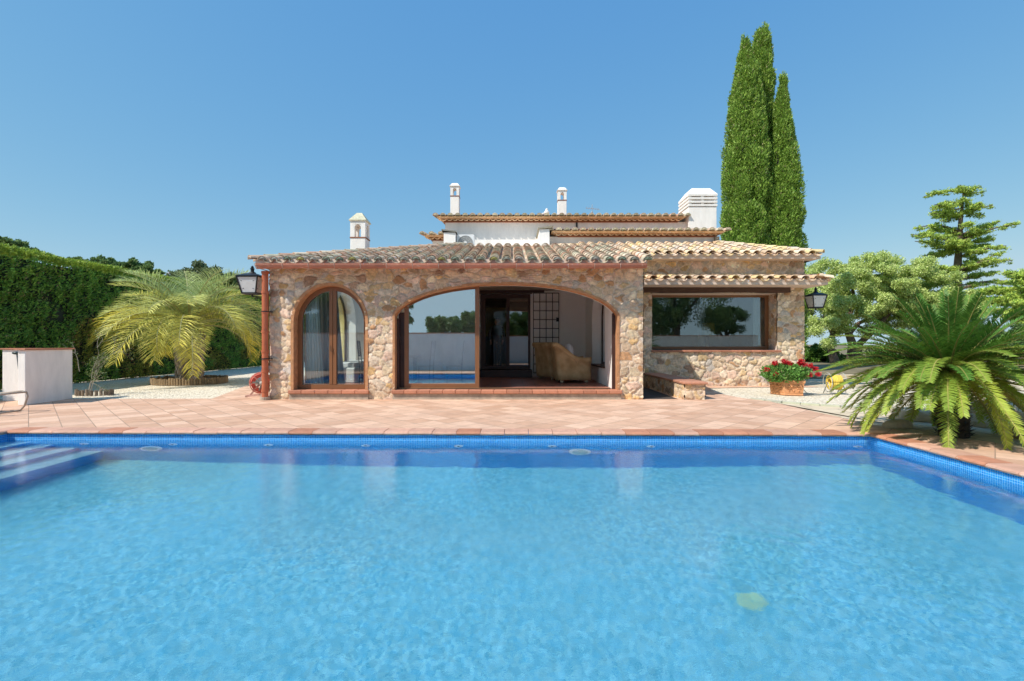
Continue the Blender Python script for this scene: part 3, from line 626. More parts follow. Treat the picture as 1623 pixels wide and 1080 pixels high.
# beam above the wing window
b = MB(); xs = [3.08 + i * (8.50 - 3.08) / 14 for i in range(15)]
top = [3.055 + random.uniform(-.008, .012) for _ in xs]; bot = [2.862 + random.uniform(-.01, .012) for _ in xs]
vs = []
for x, a, c in zip(xs, bot, top): yj = random.uniform(-.012, .012); vs += [(x, YW - .17 + yj, a), (x, YW - .17 + yj, c), (x, YW + .02, c), (x, YW + .02, a)]
b.add(vs, [(i * 4 + k, i * 4 + (k + 1) % 4, i * 4 + 4 + (k + 1) % 4, i * 4 + 4 + k) for i in range(14) for k in range(4)] + [(3, 2, 1, 0), (56, 57, 58, 59)])
b.build('wooden_beam', M['wood'], villa)

# ---- roofs of barrel tiles
TC = [(.58, .44, .32), (.62, .45, .33), (.55, .39, .28), (.47, .36, .26), (.66, .54, .40), (.58, .35, .24), (.46, .41, .30), (.52, .47, .34)]
TC2 = [(.68, .50, .34), (.72, .56, .38), (.62, .42, .26), (.76, .60, .42), (.72, .56, .30), (.66, .52, .40)]
def arc_tile(b, p, up, side, nrm, L, r0, r1, h=.75, col=None, cap=None, th=.016, n=8):
    p = Vector(p); vs = []
    ann = [math.pi * k / n for k in range(n + 1)]
    for (s, r) in ((0, r0), (L, r1)):
        for rr in (r, r - th):
            for a in ann: vs.append(p + up * s + side * (math.cos(a) * rr) + nrm * (math.sin(a) * rr * h))
    m = n + 1; fs = []
    for k in range(n):
        fs.append((k, k + 1, 2 * m + k + 1, 2 * m + k))                  # outer
        fs.append((m + k, 3 * m + k, 3 * m + k + 1, m + k + 1))          # inner
        fs.append((k, m + k, m + k + 1, k + 1))                          # front lip
    fs.append((0, 2 * m, 3 * m, m)); fs.append((n, m + n, 3 * m + n, 2 * m + n))
    b.add(vs, fs, col)
    if cap is not None:
        vs = [p + up * .012 + side * (math.cos(a) * (r0 - th * .4)) + nrm * (math.sin(a) * (r0 - th * .4) * h) for a in ann]
        mid = p - up * .012 + nrm * (r0 * .35); vs.append(mid)
        b.add(vs, [(k, k + 1, len(vs) - 1) for k in range(n)] + [(n, 0, len(vs) - 1)], cap)
def rc(P): 
    c = np.array(random.choice(P)) * random.uniform(.82, 1.15); return tuple(np.clip(c, 0, 1))
def tile_roof(b, o, side, up, nrm, width, colf, pitch, pal, expo=.30, caps=True, r=.098, L=.40, start=0.0, lift=.05):
    """o = eave corner; colf(s) -> (t0,t1) extent up-slope for a column at s"""
    n = int(round(width / pitch)); pitch = width / n
    for i in range(n + 1):
        s = i * pitch; t0, t1 = colf(s)
        if t1 - t0 < .15: continue
        k = 0; t = t0; bow = random.uniform(-.012, .012)
        while t < t1:
            Lc = min(L, t1 - t + .05); j = random.uniform(-.008, .008)
            base = o + side * (s + j + bow) + up * t + nrm * (lift + random.uniform(-.004, .006))
            cap = None
            if caps and k == 0: cap = tuple(np.array(random.choice([(.24, .27, .20), (.30, .30, .24), (.20, .24, .17), (.34, .33, .28), (.36, .33, .12)])) * random.uniform(.85, 1.2))
            tl = (up + nrm * -.035).normalized()
            arc_tile(b, base + nrm * .014, tl, side, nrm, Lc, r * random.uniform(.97, 1.04), r * .80, .82, rc(pal), cap)
            t += expo; k += 1
        if i < n:
            t0b, t1b = colf(s + pitch / 2); k = 0; t = t0b - .03
            while t < t1b:
                Lc = min(L, t1b - t + .05)
                base = o + side * (s + pitch / 2) + up * t + nrm * (lift + .0)
                arc_tile(b, base + nrm * .012, (up + nrm * -.035).normalized(), side, -nrm, Lc, r * .98, r * .85, .6, rc(pal))
                t += expo; k += 1
slope = .28; sw = .34
eY, eZ = 10.86, 3.115
up = Vector((0, 1, slope)).normalized(); nr = Vector((0, -slope, 1)).normalized(); sx = Vector((1, 0, 0)); fac = math.sqrt(1 + slope ** 2)
RL, RR, RB = -5.90, 3.05, 15.15
b = MB()
tile_roof(b, Vector((RL, eY, eZ)), sx, up, nr, RR - RL, lambda s: (0, min(RB - eY, max(0, s)) * fac), .285, TC, r=.112)
# left hip plane
upl = Vector((1, 0, slope)).normalized(); nl = Vector((-slope, 0, 1)).normalized(); sdl = Vector((0, 1, 0))
tile_roof(b, Vector((RL, eY, eZ)), sdl, upl, nl, 9.0, lambda s: (0, min(4.2, s) * fac), .30, TC, caps=False, r=.105)
# hip ridge
hd = Vector((1, 1, slope)).normalized(); hs = Vector((1, -1, 0)).normalized(); hn = hs.cross(hd).normalized()
if hn.z < 0: hn = -hn
t = 0
while t < 6.0:
    arc_tile(b, Vector((RL, eY, eZ + .09)) + hd * t, (hd - hn * .03).normalized(), hs, hn, .42, .125, .10, .7, rc(TC), (.5, .42, .34) if t == 0 else None); t += .33
# right verge row and top ridge row
t = 0
while t < 3.3:
    arc_tile(b, Vector((RR + .02, eY, eZ + .10)) + up * t, (up - nr * .03).normalized(), sx, nr, .42, .11, .09, .8, rc(TC2), None); t += .31
x = RL + 4.2
while x < RR:
    arc_tile(b, Vector((x, RB, eZ + (RB - eY) * slope - .02)), Vector((1, 0, 0)), Vector((0, 1, 0)), Vector((0, 0, 1)), .42, .11, .095, .8, rc(TC)); x += .34
porch_roof = b.build('porch_tile_roof', M['tile'], villa, smooth=False)
zr = eZ + (RB - eY) * slope
b = MB(); b.add([(RL + .05, eY + .06, eZ - .01), (RR, eY + .06, eZ - .01), (RR, RB, zr - .02), (RL + 4.3, RB, zr - .02)], [(0, 1, 2, 3)])
b.add([(RL + .05, eY + .06, eZ - .01), (RL + 4.3, RB, zr - .02), (RL + 4.3, 20, zr - .02), (RL + .05, 20, eZ - .01)], [(0, 1, 2, 3)])
b.add([(RL + .05, eY + .06, eZ - .04), (RR, eY + .06, eZ - .04), (RR, 16, eZ - .04), (RL + .05, 20, eZ - .04)], [(3, 2, 1, 0)])
b.box(RL + .10, eY + .10, eZ - .05, RR, YF + .2, eZ - .012); b.box(RL + .12, eY + .03, eZ - .03, RR, eY + .09, eZ + .09); b.build('roof_deck', M['plasterpink'], villa)
b = MB(); b.box(RL + 4.2, RB + .1, 4.3, 9.0, 24, 4.36); b.box(XL, 23.8, 0, XWR, 24, 4.3); b.build('rear_terrace', M['white'], villa)
b = MB(); b.box(XL + .02, YF + .3, ZT - .02, XR, 16.1, ZT + .06); b.build('ceiling_slab', M['concrete'], villa)
b = MB(); b.add([(RR, eY + .12, eZ - .05), (RR, 14.9, eZ - .05), (RR, 14.9, eZ + 3.78 * slope + .03), (RR, eY + .12, eZ + .05)], [(0, 1, 2, 3)])
b.box(XR - .12, eY + .14, ZT, XR + .06, 14.9, eZ - .05); b.build('gable_plaster', M['plasterpink'], villa)

# wing roof and canopy
eYw, eZw = 14.40, 3.93
upw = Vector((0, 1, sw)).normalized(); nw = Vector((0, -sw, 1)).normalized(); facw = math.sqrt(1 + sw * sw)
WR = 9.28
b = MB()
tile_roof(b, Vector((2.35, eYw, eZw)), sx, upw, nw, WR - 2.35, lambda s: (0, min(2.2, max(.0, (WR - 2.35 - s))) * facw), .325, TC2, caps=False, r=.115)
upr = Vector((-1, 0, sw)).normalized(); nrr = Vector((sw, 0, 1)).normalized()
tile_roof(b, Vector((WR, eYw, eZw)), Vector((0, 1, 0)), upr, nrr, 8.0, lambda s: (0, min(2.35, s) * facw), .325, TC2, caps=False, r=.115)
hd = Vector((-1, 1, sw)).normalized(); hs = Vector((1, 1, 0)).normalized(); hn = hs.cross(hd).normalized(); hn = hn if hn.z > 0 else -hn
t = 0
while t < 3.3:
    arc_tile(b, Vector((WR, eYw, eZw + .09)) + hd * t, (hd - hn * .03).normalized(), hs, hn, .42, .13, .105, .7, rc(TC2)); t += .33
x = 1.3
while x < WR - 2.4:
    arc_tile(b, Vector((x, eYw + 2.2, eZw + 2.2 * sw - .02)), Vector((1, 0, 0)), Vector((0, 1, 0)), Vector((0, 0, 1)), .42, .11, .095, .8, rc(TC2)); x += .34
b.build('wing_tile_roof', M['tile'], villa)
b = MB(); b.add([(2.35, eYw + .06, eZw - .01), (WR - .06, eYw + .06, eZw - .01), (WR - 2.35, eYw + 2.2, eZw + 2.15 * sw), (2.35, eYw + 2.2, eZw + 2.15 * sw)], [(0, 1, 2, 3)])
b.add([(WR - .06, eYw + .06, eZw - .01), (WR - .06, 23, eZw - .01), (WR - 2.35, 23, eZw + 2.15 * sw), (WR - 2.35, eYw + 2.2, eZw + 2.15 * sw)], [(0, 1, 2, 3)])
b.box(2.35, eYw + .05, eZw - .085, WR - .05, YW + .3, eZw - .012); b.box(2.35, eYw + .04, eZw - .02, WR - .1, eYw + .10, eZw + .055); b.box(XWR - .3, YW, eZw - .085, WR - .05, 23, eZw - .012); b.build('wing_eave', M['plasterpink'], villa)
b = MB(); cY, cZ, cs = 14.02, 3.13, .20; upc = Vector((0, 1, cs)).normalized(); nc = Vector((0, -cs, 1)).normalized()
tile_roof(b, Vector((3.10, cY, cZ)), sx, upc, nc, 6.10, lambda s: (0, .94), .335, TC2, caps=False, r=.118, expo=.34, L=.42)
tile_roof(b, Vector((9.26, cY, cZ)), Vector((0, 1, 0)), Vector((-1, 0, cs)).normalized(), Vector((cs, 0, 1)).normalized(), 1.6, lambda s: (0, .35), .33, TC2, caps=False, r=.118)
b.build('window_canopy_tiles', M['tile'], villa)
b = MB(); b.add([(3.07, cY + .05, cZ - .11), (9.20, cY + .05, cZ - .11), (9.20, cY + .05, cZ - .008), (3.07, cY + .05, cZ - .008), (3.07, YW + .02, cZ - .11), (9.20, YW + .02, cZ - .11), (9.20, YW + .02, cZ + .09), (3.07, YW + .02, cZ + .09)],
    [(0, 1, 2, 3), (1, 5, 6, 2), (4, 0, 3, 7), (3, 2, 6, 7), (0, 4, 5, 1)])
b.box(XWR, YW + .02, cZ - .11, 9.20, YW + 1.4, cZ - .01); b.box(3.1, cY + .04, cZ - .02, 9.15, cY + .10, cZ + .05); b.build('canopy_slab', M['plasterpink'], villa)

# gutter of clay half-pipes with brackets, and the downpipe
b = MB(); n = 15; gx0, gx1 = -5.70, 2.97; w_ = (gx1 - gx0) / n
for i in range(n):
    c = tuple(np.array((.50, .20, .13)) * random.uniform(.8, 1.2)); r0 = .072 + random.uniform(-.003, .003); vs = []
    xa, xb = gx0 + i * w_, gx0 + (i + 1) * w_ + .03
    for x, r in ((xa, r0 + .004), (xb, r0 - .004)):
        for rr in (r, r - .012):
            for k in range(9): a = math.pi + math.pi * k / 8; vs.append((x, 10.79 + math.cos(a) * rr, 3.085 + math.sin(a) * rr * 1.5))
    fs = []
    for k in range(8): fs += [(k, k + 1, 18 + k + 1, 18 + k), (9 + k, 27 + k, 27 + k + 1, 9 + k + 1), (k, 9 + k, 9 + k + 1, k + 1), (18 + k, 18 + k + 1, 27 + k + 1, 27 + k)]
    fs += [(0, 18, 27, 9), (8, 17, 35, 26)]; b.add(vs, fs, c)
gut = b.build('clay_gutter', M['coping'], villa)
for i in range(n): b = MB(); x = gx0 + i * w_ + .02; b.box(x - .012, 10.81, 2.985, x + .012, YF, 2.998, (.45, .36, .30)); b.tube([(x, 10.79 + math.cos(math.pi + math.pi * k / 8) * .077, 3.085 + math.sin(math.pi + math.pi * k / 8) * .117) for k in range(9)], .006, 5, (.55, .42, .33)); b.build('bracket', M['vcol'], gut)
b = MB(); px_ = -5.70; py_ = 11.16; z = 2.98; pts = []
for i in range(7):
    z1 = 2.97 - i * .455; z0 = max(.02, z1 - .47); b.tube([(px_, py_, z1), (px_, py_, z1 - .05), (px_, py_, z1 - .06), (px_, py_, z0)], [.084, .084, .072, .070], 20)
dp = b.build('clay_downpipe', M['pipe'], villa, smooth=False)
for z in (2.03, .94): b = MB(); b.tube([(px_, py_, z), (px_, py_, z + .022)], .088, 20); b.box(px_ - .01, py_ + .05, z, px_ + .12, py_ + .12, z + .02); b.build('clamp', M['iron'], dp)
b = MB(); b.tube([(px_, py_, .0), (px_, py_, .07)], .11, 14); b.build('pipe_shoe', M['concrete'], dp)

# ---- white upper storey
def cornice(b, x0, x1, yf, z, end=.38):
    oc = (.82, .58, .36)
    def oc_(): return tuple(np.array(oc) * random.uniform(.8, 1.2))
    b.box(x0 - .04, yf - .06, z, x1 + .04, yf + .2, z + 0.0231, (.40, .15, .08))
    n = int((x1 - x0 + .1) / .20)
    b.box(x0 - .05, yf - .10, z + 0.0238, x1 + .05, yf + .2, z + 0.0772, (.16, .07, .04))
    for i in range(n + 1):
        x = x0 - .02 + i * (x1 - x0 + .04) / n
        arc_tile(b, (x, yf - .22, z + 0.0805), Vector((0, 1, 0)), Vector((1, 0, 0)), Vector((0, 0, -1)), .3, .088, .08, .56, oc_(), None, n=8)
    b.box(x0 - .14, yf - .22, z + 0.0779, x1 + .14, yf + .2, z + 0.0990, (.66, .36, .18))
    n = int((x1 - x0) / .3)
    for i in range(n): b.box(x0 - .20 + i * (x1 - x0 + .4) / n, yf - .29, z + 0.1003, x0 - .20 + (i + .985) * (x1 - x0 + .4) / n, yf + .2, z + 0.1287, oc_())
    b.box(x0 - .26, yf - .34, z + 0.1300, x1 + .26, yf + .2, z + 0.1485, (.76, .50, .27))
    n = int((x1 - x0 + .6) / .265)
    for i in range(n + 1):
        x = x0 - .3 + i * (x1 - x0 + .6) / n
        for t in range(3):
            arc_tile(b, (x, yf - .40 + t * .32, z + 0.1571 + t * .045), Vector((0, 1, .14)).normalized(), Vector((1, 0, 0)), Vector((0, 0, 1)), .4, .105, .085, .95, rc(TC), tuple(np.array((.42, .36, .24)) * random.uniform(.7, 1.3)) if t == 0 else None)
Yc, Yr = 17.8, 16.8
b = MB(); b.box(-2.46, Yc, 4.2, 6.6, 23.5, 5.78); b.build('upper_wall', M['white'], villa)
b = MB(); cornice(b, -2.46, 6.05, Yc, 5.76); b.add([(-2.8, Yc - .2, 6.0), (6.7, Yc - .2, 6.0), (6.7, 23.5, 6.6), (-2.8, 23.5, 6.6)], [(0, 1, 2, 3)], (.5, .3, .2)); b.build('tiled_cornice', M['tile'], villa)
b = MB(); b.box(1.26, Yr, 4.3, 7.05, Yc + 2.5, 5.02); b.build('upper_wall', M['white'], villa)
b = MB(); cornice(b, 1.62, 7.05, Yr, 5.0); b.add([(1.3, Yr - .2, 5.24), (7.3, Yr - .2, 5.24), (7.3, Yc + 2.5, 5.5), (1.3, Yc + 2.5, 5.5)], [(0, 1, 2, 3)], (.5, .3, .2)); b.build('tiled_cornice', M['tile'], villa)
b = MB(); b.box(7.02, Yr - .12, 4.3, 7.16, Yr + .3, 5.0); b.build('corner_bracket', M['concrete'], villa)  # shading of the wall end put into the darker concrete colour
b = MB(); b.box(.93, Yr - .42, 4.3, 1.27, Yc, 5.18); b.build('buttress_wall', M['white'], villa)
b = MB(); b.add([(.88, Yr - .48, 5.18), (1.32, Yr - .48, 5.22), (1.32, Yc, 5.22), (.88, Yc, 5.18), (.88, Yr - .48, 5.22), (1.40, Yr - .48, 5.29), (1.40, Yc, 5.29), (.88, Yc, 5.22)], [(0, 1, 5, 4), (1, 2, 6, 5), (4, 5, 6, 7), (2, 3, 7, 6), (3, 0, 4, 7), (0, 3, 2, 1)], (.30, .27, .20)); b.build('buttress_cap', M['tile'], villa)
b = MB(); b.box(-2.78, 16.9, 4.2, -2.3, 19.0, 5.02); b.build('upper_wall', M['white'], villa)
b = MB(); cornice(b, -2.78, -2.42, 16.95, 4.90); b.build('tiled_cornice', M['tile'], villa)
b = MB(); b.box(-2.31, 16.35, 4.2, -1.92, 17.8, 5.06); b.build('buttress_wall', M['white'], villa)
b = MB(); b.add([(-2.38, 16.3, 5.12), (-1.88, 16.3, 5.062), (-1.88, 17.8, 5.062), (-2.38, 17.8, 5.12), (-2.38, 16.3, 5.17), (-1.88, 16.3, 5.10), (-1.88, 17.8, 5.10), (-2.38, 17.8, 5.17)], [(0, 1, 5, 4), (1, 2, 6, 5), (4, 5, 6, 7), (2, 3, 7, 6), (3, 0, 4, 7)], (.25, .24, .2)); b.build('buttress_cap', M['tile'], villa)
b = MB(); b.box(2.38 - .03, Yc - .06, 5.3, 2.38 + .03, Yc - .0, 5.76, (.03, .03, .03)); b.build('drain_pipe', M['iron'], villa)

# ---- chimneys
def small_chimney(x0, x1, y0, y1, z0, z1, dome=True, ow=.42):
    cx, cy = (x0 + x1) / 2, (y0 + y1) / 2; w = x1 - x0
    capz = z1 - (.16 if dome else .20) * (w / .33); oz1 = capz - .08 * w / .33; oz0 = oz1 - .26 * w / .33
    b = MB(); b.box(x0, y0, z0, x1, y1, oz0 - .05)
    ch = b.build('chimney', M['white'], villa, bevel=.01)
    b = MB(); b.box(x0 - .012, y0 - .012, oz0 - .05, x1 + .012, y1 + .012, oz0 - .02); b.build('band', mat('rusty_band', (.30, .13, .08), .9), ch)
    b = MB(); p = w * .29; t = .05
    for xa in (x0, x1 - p):
        for ya in (y0, y1 - p): b.box(xa, ya, oz0 - .02, xa + p, ya + p, oz1 + .0)
    # arched heads between the corner posts
    ra = (w - 2 * p) / 2
    for k in range(8):
        a0, a1 = math.pi * k / 8, math.pi * (k + 1) / 8
        for fy in (y0, y1 - p):
            q = [(cx - ra * math.cos(a), oz1 - ra + ra * math.sin(a)) for a in (a0, a1)]
            vs = [(q[0][0], fy, q[0][1]), (q[1][0], fy, q[1][1]), (q[1][0], fy, oz1 + .01), (q[0][0], fy, oz1 + .01)]; vs += [(x, fy + p, z) for x, _, z in vs]
            b.add(vs, [(0, 1, 2, 3), (7, 6, 5, 4), (4, 5, 1, 0)])
        for fx in (x0, x1 - p):
            ra2 = ((y1 - y0) - 2 * p) / 2; q = [(cy - ra2 * math.cos(a), oz1 - ra2 + ra2 * math.sin(a)) for a in (a0, a1)]
            vs = [(fx, q[0][0], q[0][1]), (fx, q[1][0], q[1][1]), (fx, q[1][0], oz1 + .01), (fx, q[0][0], oz1 + .01)]; vs += [(fx + p, y, z) for _, y, z in vs]
            b.add(vs, [(0, 1, 2, 3), (7, 6, 5, 4), (4, 5, 1, 0)])
    b.box(x0, y0, oz1 + .0, x1, y1, capz); b.build('vent_head', M['white'], ch)
    b = MB(); e = .03
    if dome:
        b.box(x0 - e, y0 - e, capz, x1 + e, y1 + e, capz + .02); n = 7
        for k in range(n): 
            f0, f1 = k / n, (k + 1) / n; r0 = math.cos(f0 * 1.57); r1 = max(.05, math.cos(f1 * 1.57)); h = z1 - capz - .02
            z_0 = capz + .02 + h * math.sin(f0 * 1.57); z_1 = capz + .02 + h * math.sin(f1 * 1.57); a = w / 2
            vs = [(cx + i * a * r0, cy + j * a * r0, z_0) for i, j in ((-1, -1), (1, -1), (1, 1), (-1, 1))] + [(cx + i * a * r1, cy + j * a * r1, z_1) for i, j in ((-1, -1), (1, -1), (1, 1), (-1, 1))]
            b.add(vs, [(0, 1, 5, 4), (1, 2, 6, 5), (2, 3, 7, 6), (3, 0, 4, 7), (4, 5, 6, 7)])
        b.build('cap', M['white'], ch)
    else:
        b.box(x0 - e, y0 - e, capz, x1 + e, y1 + e, capz + .03); a = w / 2 + e
        vs = [(cx + i * a, cy + j * a, capz + .03) for i, j in ((-1, -1), (1, -1), (1, 1), (-1, 1))] + [(cx + i * a * .3, cy + j * a * .3, z1) for i, j in ((-1, -1), (1, -1), (1, 1), (-1, 1))]
        b.add(vs, [(0, 1, 5, 4), (1, 2, 6, 5), (2, 3, 7, 6), (3, 0, 4, 7), (4, 5, 6, 7)]); b.build('cap', mat('mossy_plaster', (.62, .58, .42), .9, noise=.25, scale=6, bump=.005), ch)
    return ch
small_chimney(-4.52, -4.10, 13.5, 13.93, 3.5, 4.99, dome=False)
small_chimney(-2.36, -2.03, 18.5, 18.83, 5.9, 7.49)
small_chimney(1.77, 2.10, 18.6, 18.93, 5.9, 7.36)
x0, x1, y0, y1 = 6.40, 7.41, 17.5, 18.5
b = MB(); b.box(x0, y0, 5.0, x1, y1, 6.26); ch = b.build('chimney', M['white'], villa, bevel=.01)
b = MB(); b.box(x0 + .12, y0 + .12, 6.2, x1 - .12, y1 - .12, 6.9, (.1, .09, .08)); b.build('flue', M['vcol'], ch)
b = MB()
for k in range(3):
    z = 6.275 + k * .125; b.box(x0 - .025, y0 - .025, z, x1 + .025, y1 + .025, z + .075)
    for xa, ya in ((x0, y0), (x1 - .1, y0), (x0, y1 - .1), (x1 - .1, y1 - .1), ((x0 + x1) / 2 - .05, y0 + .01), (x0 + .01, (y0 + y1) / 2)): b.box(xa, ya, z + .075, xa + .1, ya + .1, z + .125)
b.build('louvre', M['white'], ch, bevel=.005)
b = MB(); z = 6.65; a = .025; vs = [(x0 - a, y0 - a, z), (x1 + a, y0 - a, z), (x1 + a, y1 + a, z), (x0 - a, y1 + a, z)]; vs += [(x, y, z + .07) for x, y, _ in vs]; i_ = .17
vs += [(x0 + i_, y0 + i_, z + .33), (x1 - i_, y0 + i_, z + .33), (x1 - i_, y1 - i_, z + .33), (x0 + i_, y1 - i_, z + .33)]
b.add(vs, [(3, 2, 1, 0)] + [(k, (k + 1) % 4, 4 + (k + 1) % 4, 4 + k) for k in range(4)] + [(4 + k, 4 + (k + 1) % 4, 8 + (k + 1) % 4, 8 + k) for k in range(4)] + [(8, 9, 10, 11)]); b.build('cap', M['white'], ch)

# ---- low stone bench beside the porch
bench = thing('stone_bench', (4.24, 12.5, 0), 'low rubble stone bench with clay tile top beside the porch corner', 'bench')
parts = []; stb = make_sites(-1, 4.5, 0, .5, .17, 31)
stone_patch(parts, (4.02, 11.24, 0), (1, 0, 0), (0, -1, 0), 0, .46, k_(0), k_(.36), stb, amp=.03)
stone_patch(parts, (4.02, 11.24, 0), (0, 1, 0), (-1, 0, 0), 0, 3.6, k_(0), k_(.36), stb, amp=.03, res=.03)
stone_patch(parts, (4.48, 11.24, 0), (0, 1, 0), (1, 0, 0), 0, 3.6, k_(0), k_(.36), stb, amp=.03, res=.03)
join(parts, 'stone_base', M['stone'], bench)
b = MB()
for i in range(12): b.box(3.97, 11.16 + i * .305, .36, 4.53, 11.16 + i * .305 + .30, .415 + random.uniform(-.002, .002), tuple(np.array((.52, .24, .15)) * random.uniform(.85, 1.12)))
b.build('tile_top', M['coping'], bench, bevel=.012)
# ------------------------------------------------------------------ lanterns
def lantern(name, c, w, h, wall, label, group='black wall lanterns', sgn=1):
    """c = centre of the glass body; wall = x of the wall; tapered square body"""
    cx, cy, cz = c; t = thing(name, (cx, cy, cz - h * .5), label, 'lantern', group)
    wt, wb = w / 2, w * .33; z1, z0 = cz + h / 2, cz - h / 2
    cor = lambda z, s: [Vector((cx + i * s, cy + j * s, z)) for i, j in ((-1, -1), (1, -1), (1, 1), (-1, 1))]
    T = cor(z1, wt); B = cor(z0, wb); b = MB()
    for i in range(4):
        b.tube([T[i], B[i]], .019, 6); b.tube([T[i], T[(i + 1) % 4]], .022, 6); b.tube([B[i], B[(i + 1) % 4]], .022, 6)
        for q in (.14, .86):
            p = T[i].lerp(T[(i + 1) % 4], q); r = B[i].lerp(B[(i + 1) % 4], q); m0 = p.lerp(r, .25); m1 = p.lerp(r, .75); inn = T[i].lerp(T[(i + 1) % 4], .5).lerp(B[i].lerp(B[(i + 1) % 4], .5), .5)
            for mm in (m0, m1): b.tube([mm, mm.lerp(inn, .16), mm.lerp(inn, .2) + Vector((0, 0, .02 if mm is m0 else -.02))], .006, 5)
    b.build('frame', M['iron'], t)
    b = MB()
    for i in range(4):
        j = (i + 1) % 4; q = [T[i].lerp(T[j], .04), T[i].lerp(T[j], .96), B[i].lerp(B[j], .96), B[i].lerp(B[j], .04)]
        ctr = Vector((cx, cy, cz)); q2 = [v + (Vector((cx, cy, v.z)) - v) * .03 for v in q]
        b.add(q + q2, [(0, 1, 2, 3), (7, 6, 5, 4), (0, 4, 5, 1), (1, 5, 6, 2), (2, 6, 7, 3), (3, 7, 4, 0)])
    b.build('glass', M['milk'], t)
    b = MB(); A = cor(z1 + .012, wt * 1.12); D = cor(z1 + .085, wt * .42); b.add(A + D, [(3, 2, 1, 0)] + [(k, (k + 1) % 4, 4 + (k + 1) % 4, 4 + k) for k in range(4)] + [(4, 5, 6, 7)])
    b.lathe((cx, cy, z1 + .085), [(wt * .36, 0), (wt * .30, .03), (wt * .16, .045), (wt * .16, .10), (wt * .24, .115), (wt * .10, .135), (wt * .16, .155), (.004, .19)], 12)
    b.build('roof', M['iron'], t)
    b = MB(); b.lathe((cx, cy, z0 - .075), [(.01, 0), (.03, .018), (.012, .035), (.04, .06), (wb * .9, .07)], 12)
    zb = z0 - .07; n = 16
    s = 1 if wall > cx else -1; L = abs(wall - cx)
    b.tube([(cx, cy, zb), (wall - s * .0, cy, zb - .01)], .011, 6)
    pts = [(cx + s * L * (.15 + .0 * k), cy, zb) for k in range(1)]
    # S-scroll below the arm
    pts = [(wall - s * L * (.55 * math.cos(a)), cy, zb - .26 + .24 * math.sin(a)) for a in [math.pi * k / (2 * n) * 1.0 for k in range(n + 1)]]
    pts = [(cx + s * (L * .30 + L * .62 * q), cy, zb - .03 - .30 * q ** 2.2 ) for q in [k / n for k in range(n + 1)]]
    b.tube(pts, .009, 6)
    for (qx, qz, rr) in ((cx + s * L * .25, zb - .055, .042), (wall - s * .06, zb - .09, .045), (cx - s * .02, zb + .0, .0)):
        if rr: b.tube([(qx + rr * (1 - k / 26) * math.cos(k * .5), cy, qz + rr * (1 - k / 26) * math.sin(k * .5)) for k in range(22)], .007, 5)
    b.box(wall - .012, cy - .02, zb - .36, wall + .012, cy + .02, zb + .10)
    b.build('bracket', M['iron'], t)
    return t
lantern('wall_lantern', (-6.07, 11.30, 2.66), .48, .38, -5.70, 'black iron lantern with milky glass on a scroll bracket by the clay downpipe')
lantern('wall_lantern', (9.55, 15.2, 2.62), .44, .38, 9.03, 'black iron lantern on the right corner of the stone wing')

# ------------------------------------------------------------------ air conditioner, aerial, grille, curtains
t = thing('air_conditioner', (-1.62, 16.75, 4.4), 'white air conditioner unit on the roof against the upper wall', 'air conditioner')
b = MB(); b.box(-1.90, 16.6, 4.42, -1.30, 16.9, 5.05); b.build('casing', mat('white_metal', (.72, .72, .70), .4, noise=.03), t, bevel=.015)
b = MB(); gx, gz = -1.60, 4.76
for r in (.07, .13, .19, .25): b.tube([(gx + r * math.cos(a * .3), 16.585, gz + r * math.sin(a * .3)) for a in range(22)], .006, 4)
for k in range(10): b.tube([(gx + .03 * math.cos(k * .628), 16.585, gz + .03 * math.sin(k * .628)), (gx + .25 * math.cos(k * .628), 16.585, gz + .25 * math.sin(k * .628))], .005, 4)
b.build('fan_grille', mat('grille_grey', (.5, .5, .48), .5), t); b = MB(); b.tube([(gx, 16.598, gz), (gx, 16.592, gz)], .26, 24, (.30, .30, .29)); b.tube([(gx, 16.59, gz), (gx, 16.575, gz)], .05, 12, (.85, .85, .83)); b.build('fan', M['vcol'], t)
b = MB(); b.tube([(3.2, 19.3, 5.9), (3.2, 19.3, 6.86)], .012, 6); b.tube([(2.95, 19.3, 6.72), (3.5, 19.3, 6.66)], .010, 6)
for k in range(6): b.tube([(2.98 + k * .09, 19.15, 6.72 - k * .010), (2.98 + k * .09, 19.45, 6.72 - k * .010)], .006, 4); b.tube([(3.2, 19.3, 6.6), (3.2 + .03 * k - .08, 19.3, 6.48)], .005, 4)
tag(b.build('tv_aerial', mat('grey_metal', (.5, .5, .5), .5, .5)), 'thin grey television aerial above the upper tiled cornice', 'aerial')
b = MB(); b.lathe((1.32, 18.4, 5.9), [(.05, 0), (.05, .34), (.10, .36), (.10, .42), (.05, .46), (.05, .52), (.01, .55)], 12); b.tube([(1.32, 18.4, 6.28), (1.14, 18.4, 6.24)], .03, 8)
tag(b.build('roof_vent', M['white']), 'small white vent cowl on the roof left of the slim chimney', 'roof vent')

t = thing('folding_grille', (1.12, 15.8, FL), 'black iron lattice grille folded open against the porch back wall', 'security grille')
b = MB(); x0, x1, z0, z1 = .70, 1.53, .35, 2.95
for i in range(5): x = x0 + (x1 - x0) * i / 4; b.box(x - .011, 15.78, z0, x + .011, 15.80, z1)
for i in range(10): z = z1 - (z1 - z0) * i / 9; b.box(x0, 15.767, z - .011, x1, 15.781, z + .011)
b.build('bars', M['iron'], t); b = MB(); b.box(x1 - .09, 15.74, 2.02, x1 - .01, 15.768, 2.15); b.build('lock', M['iron'], t)

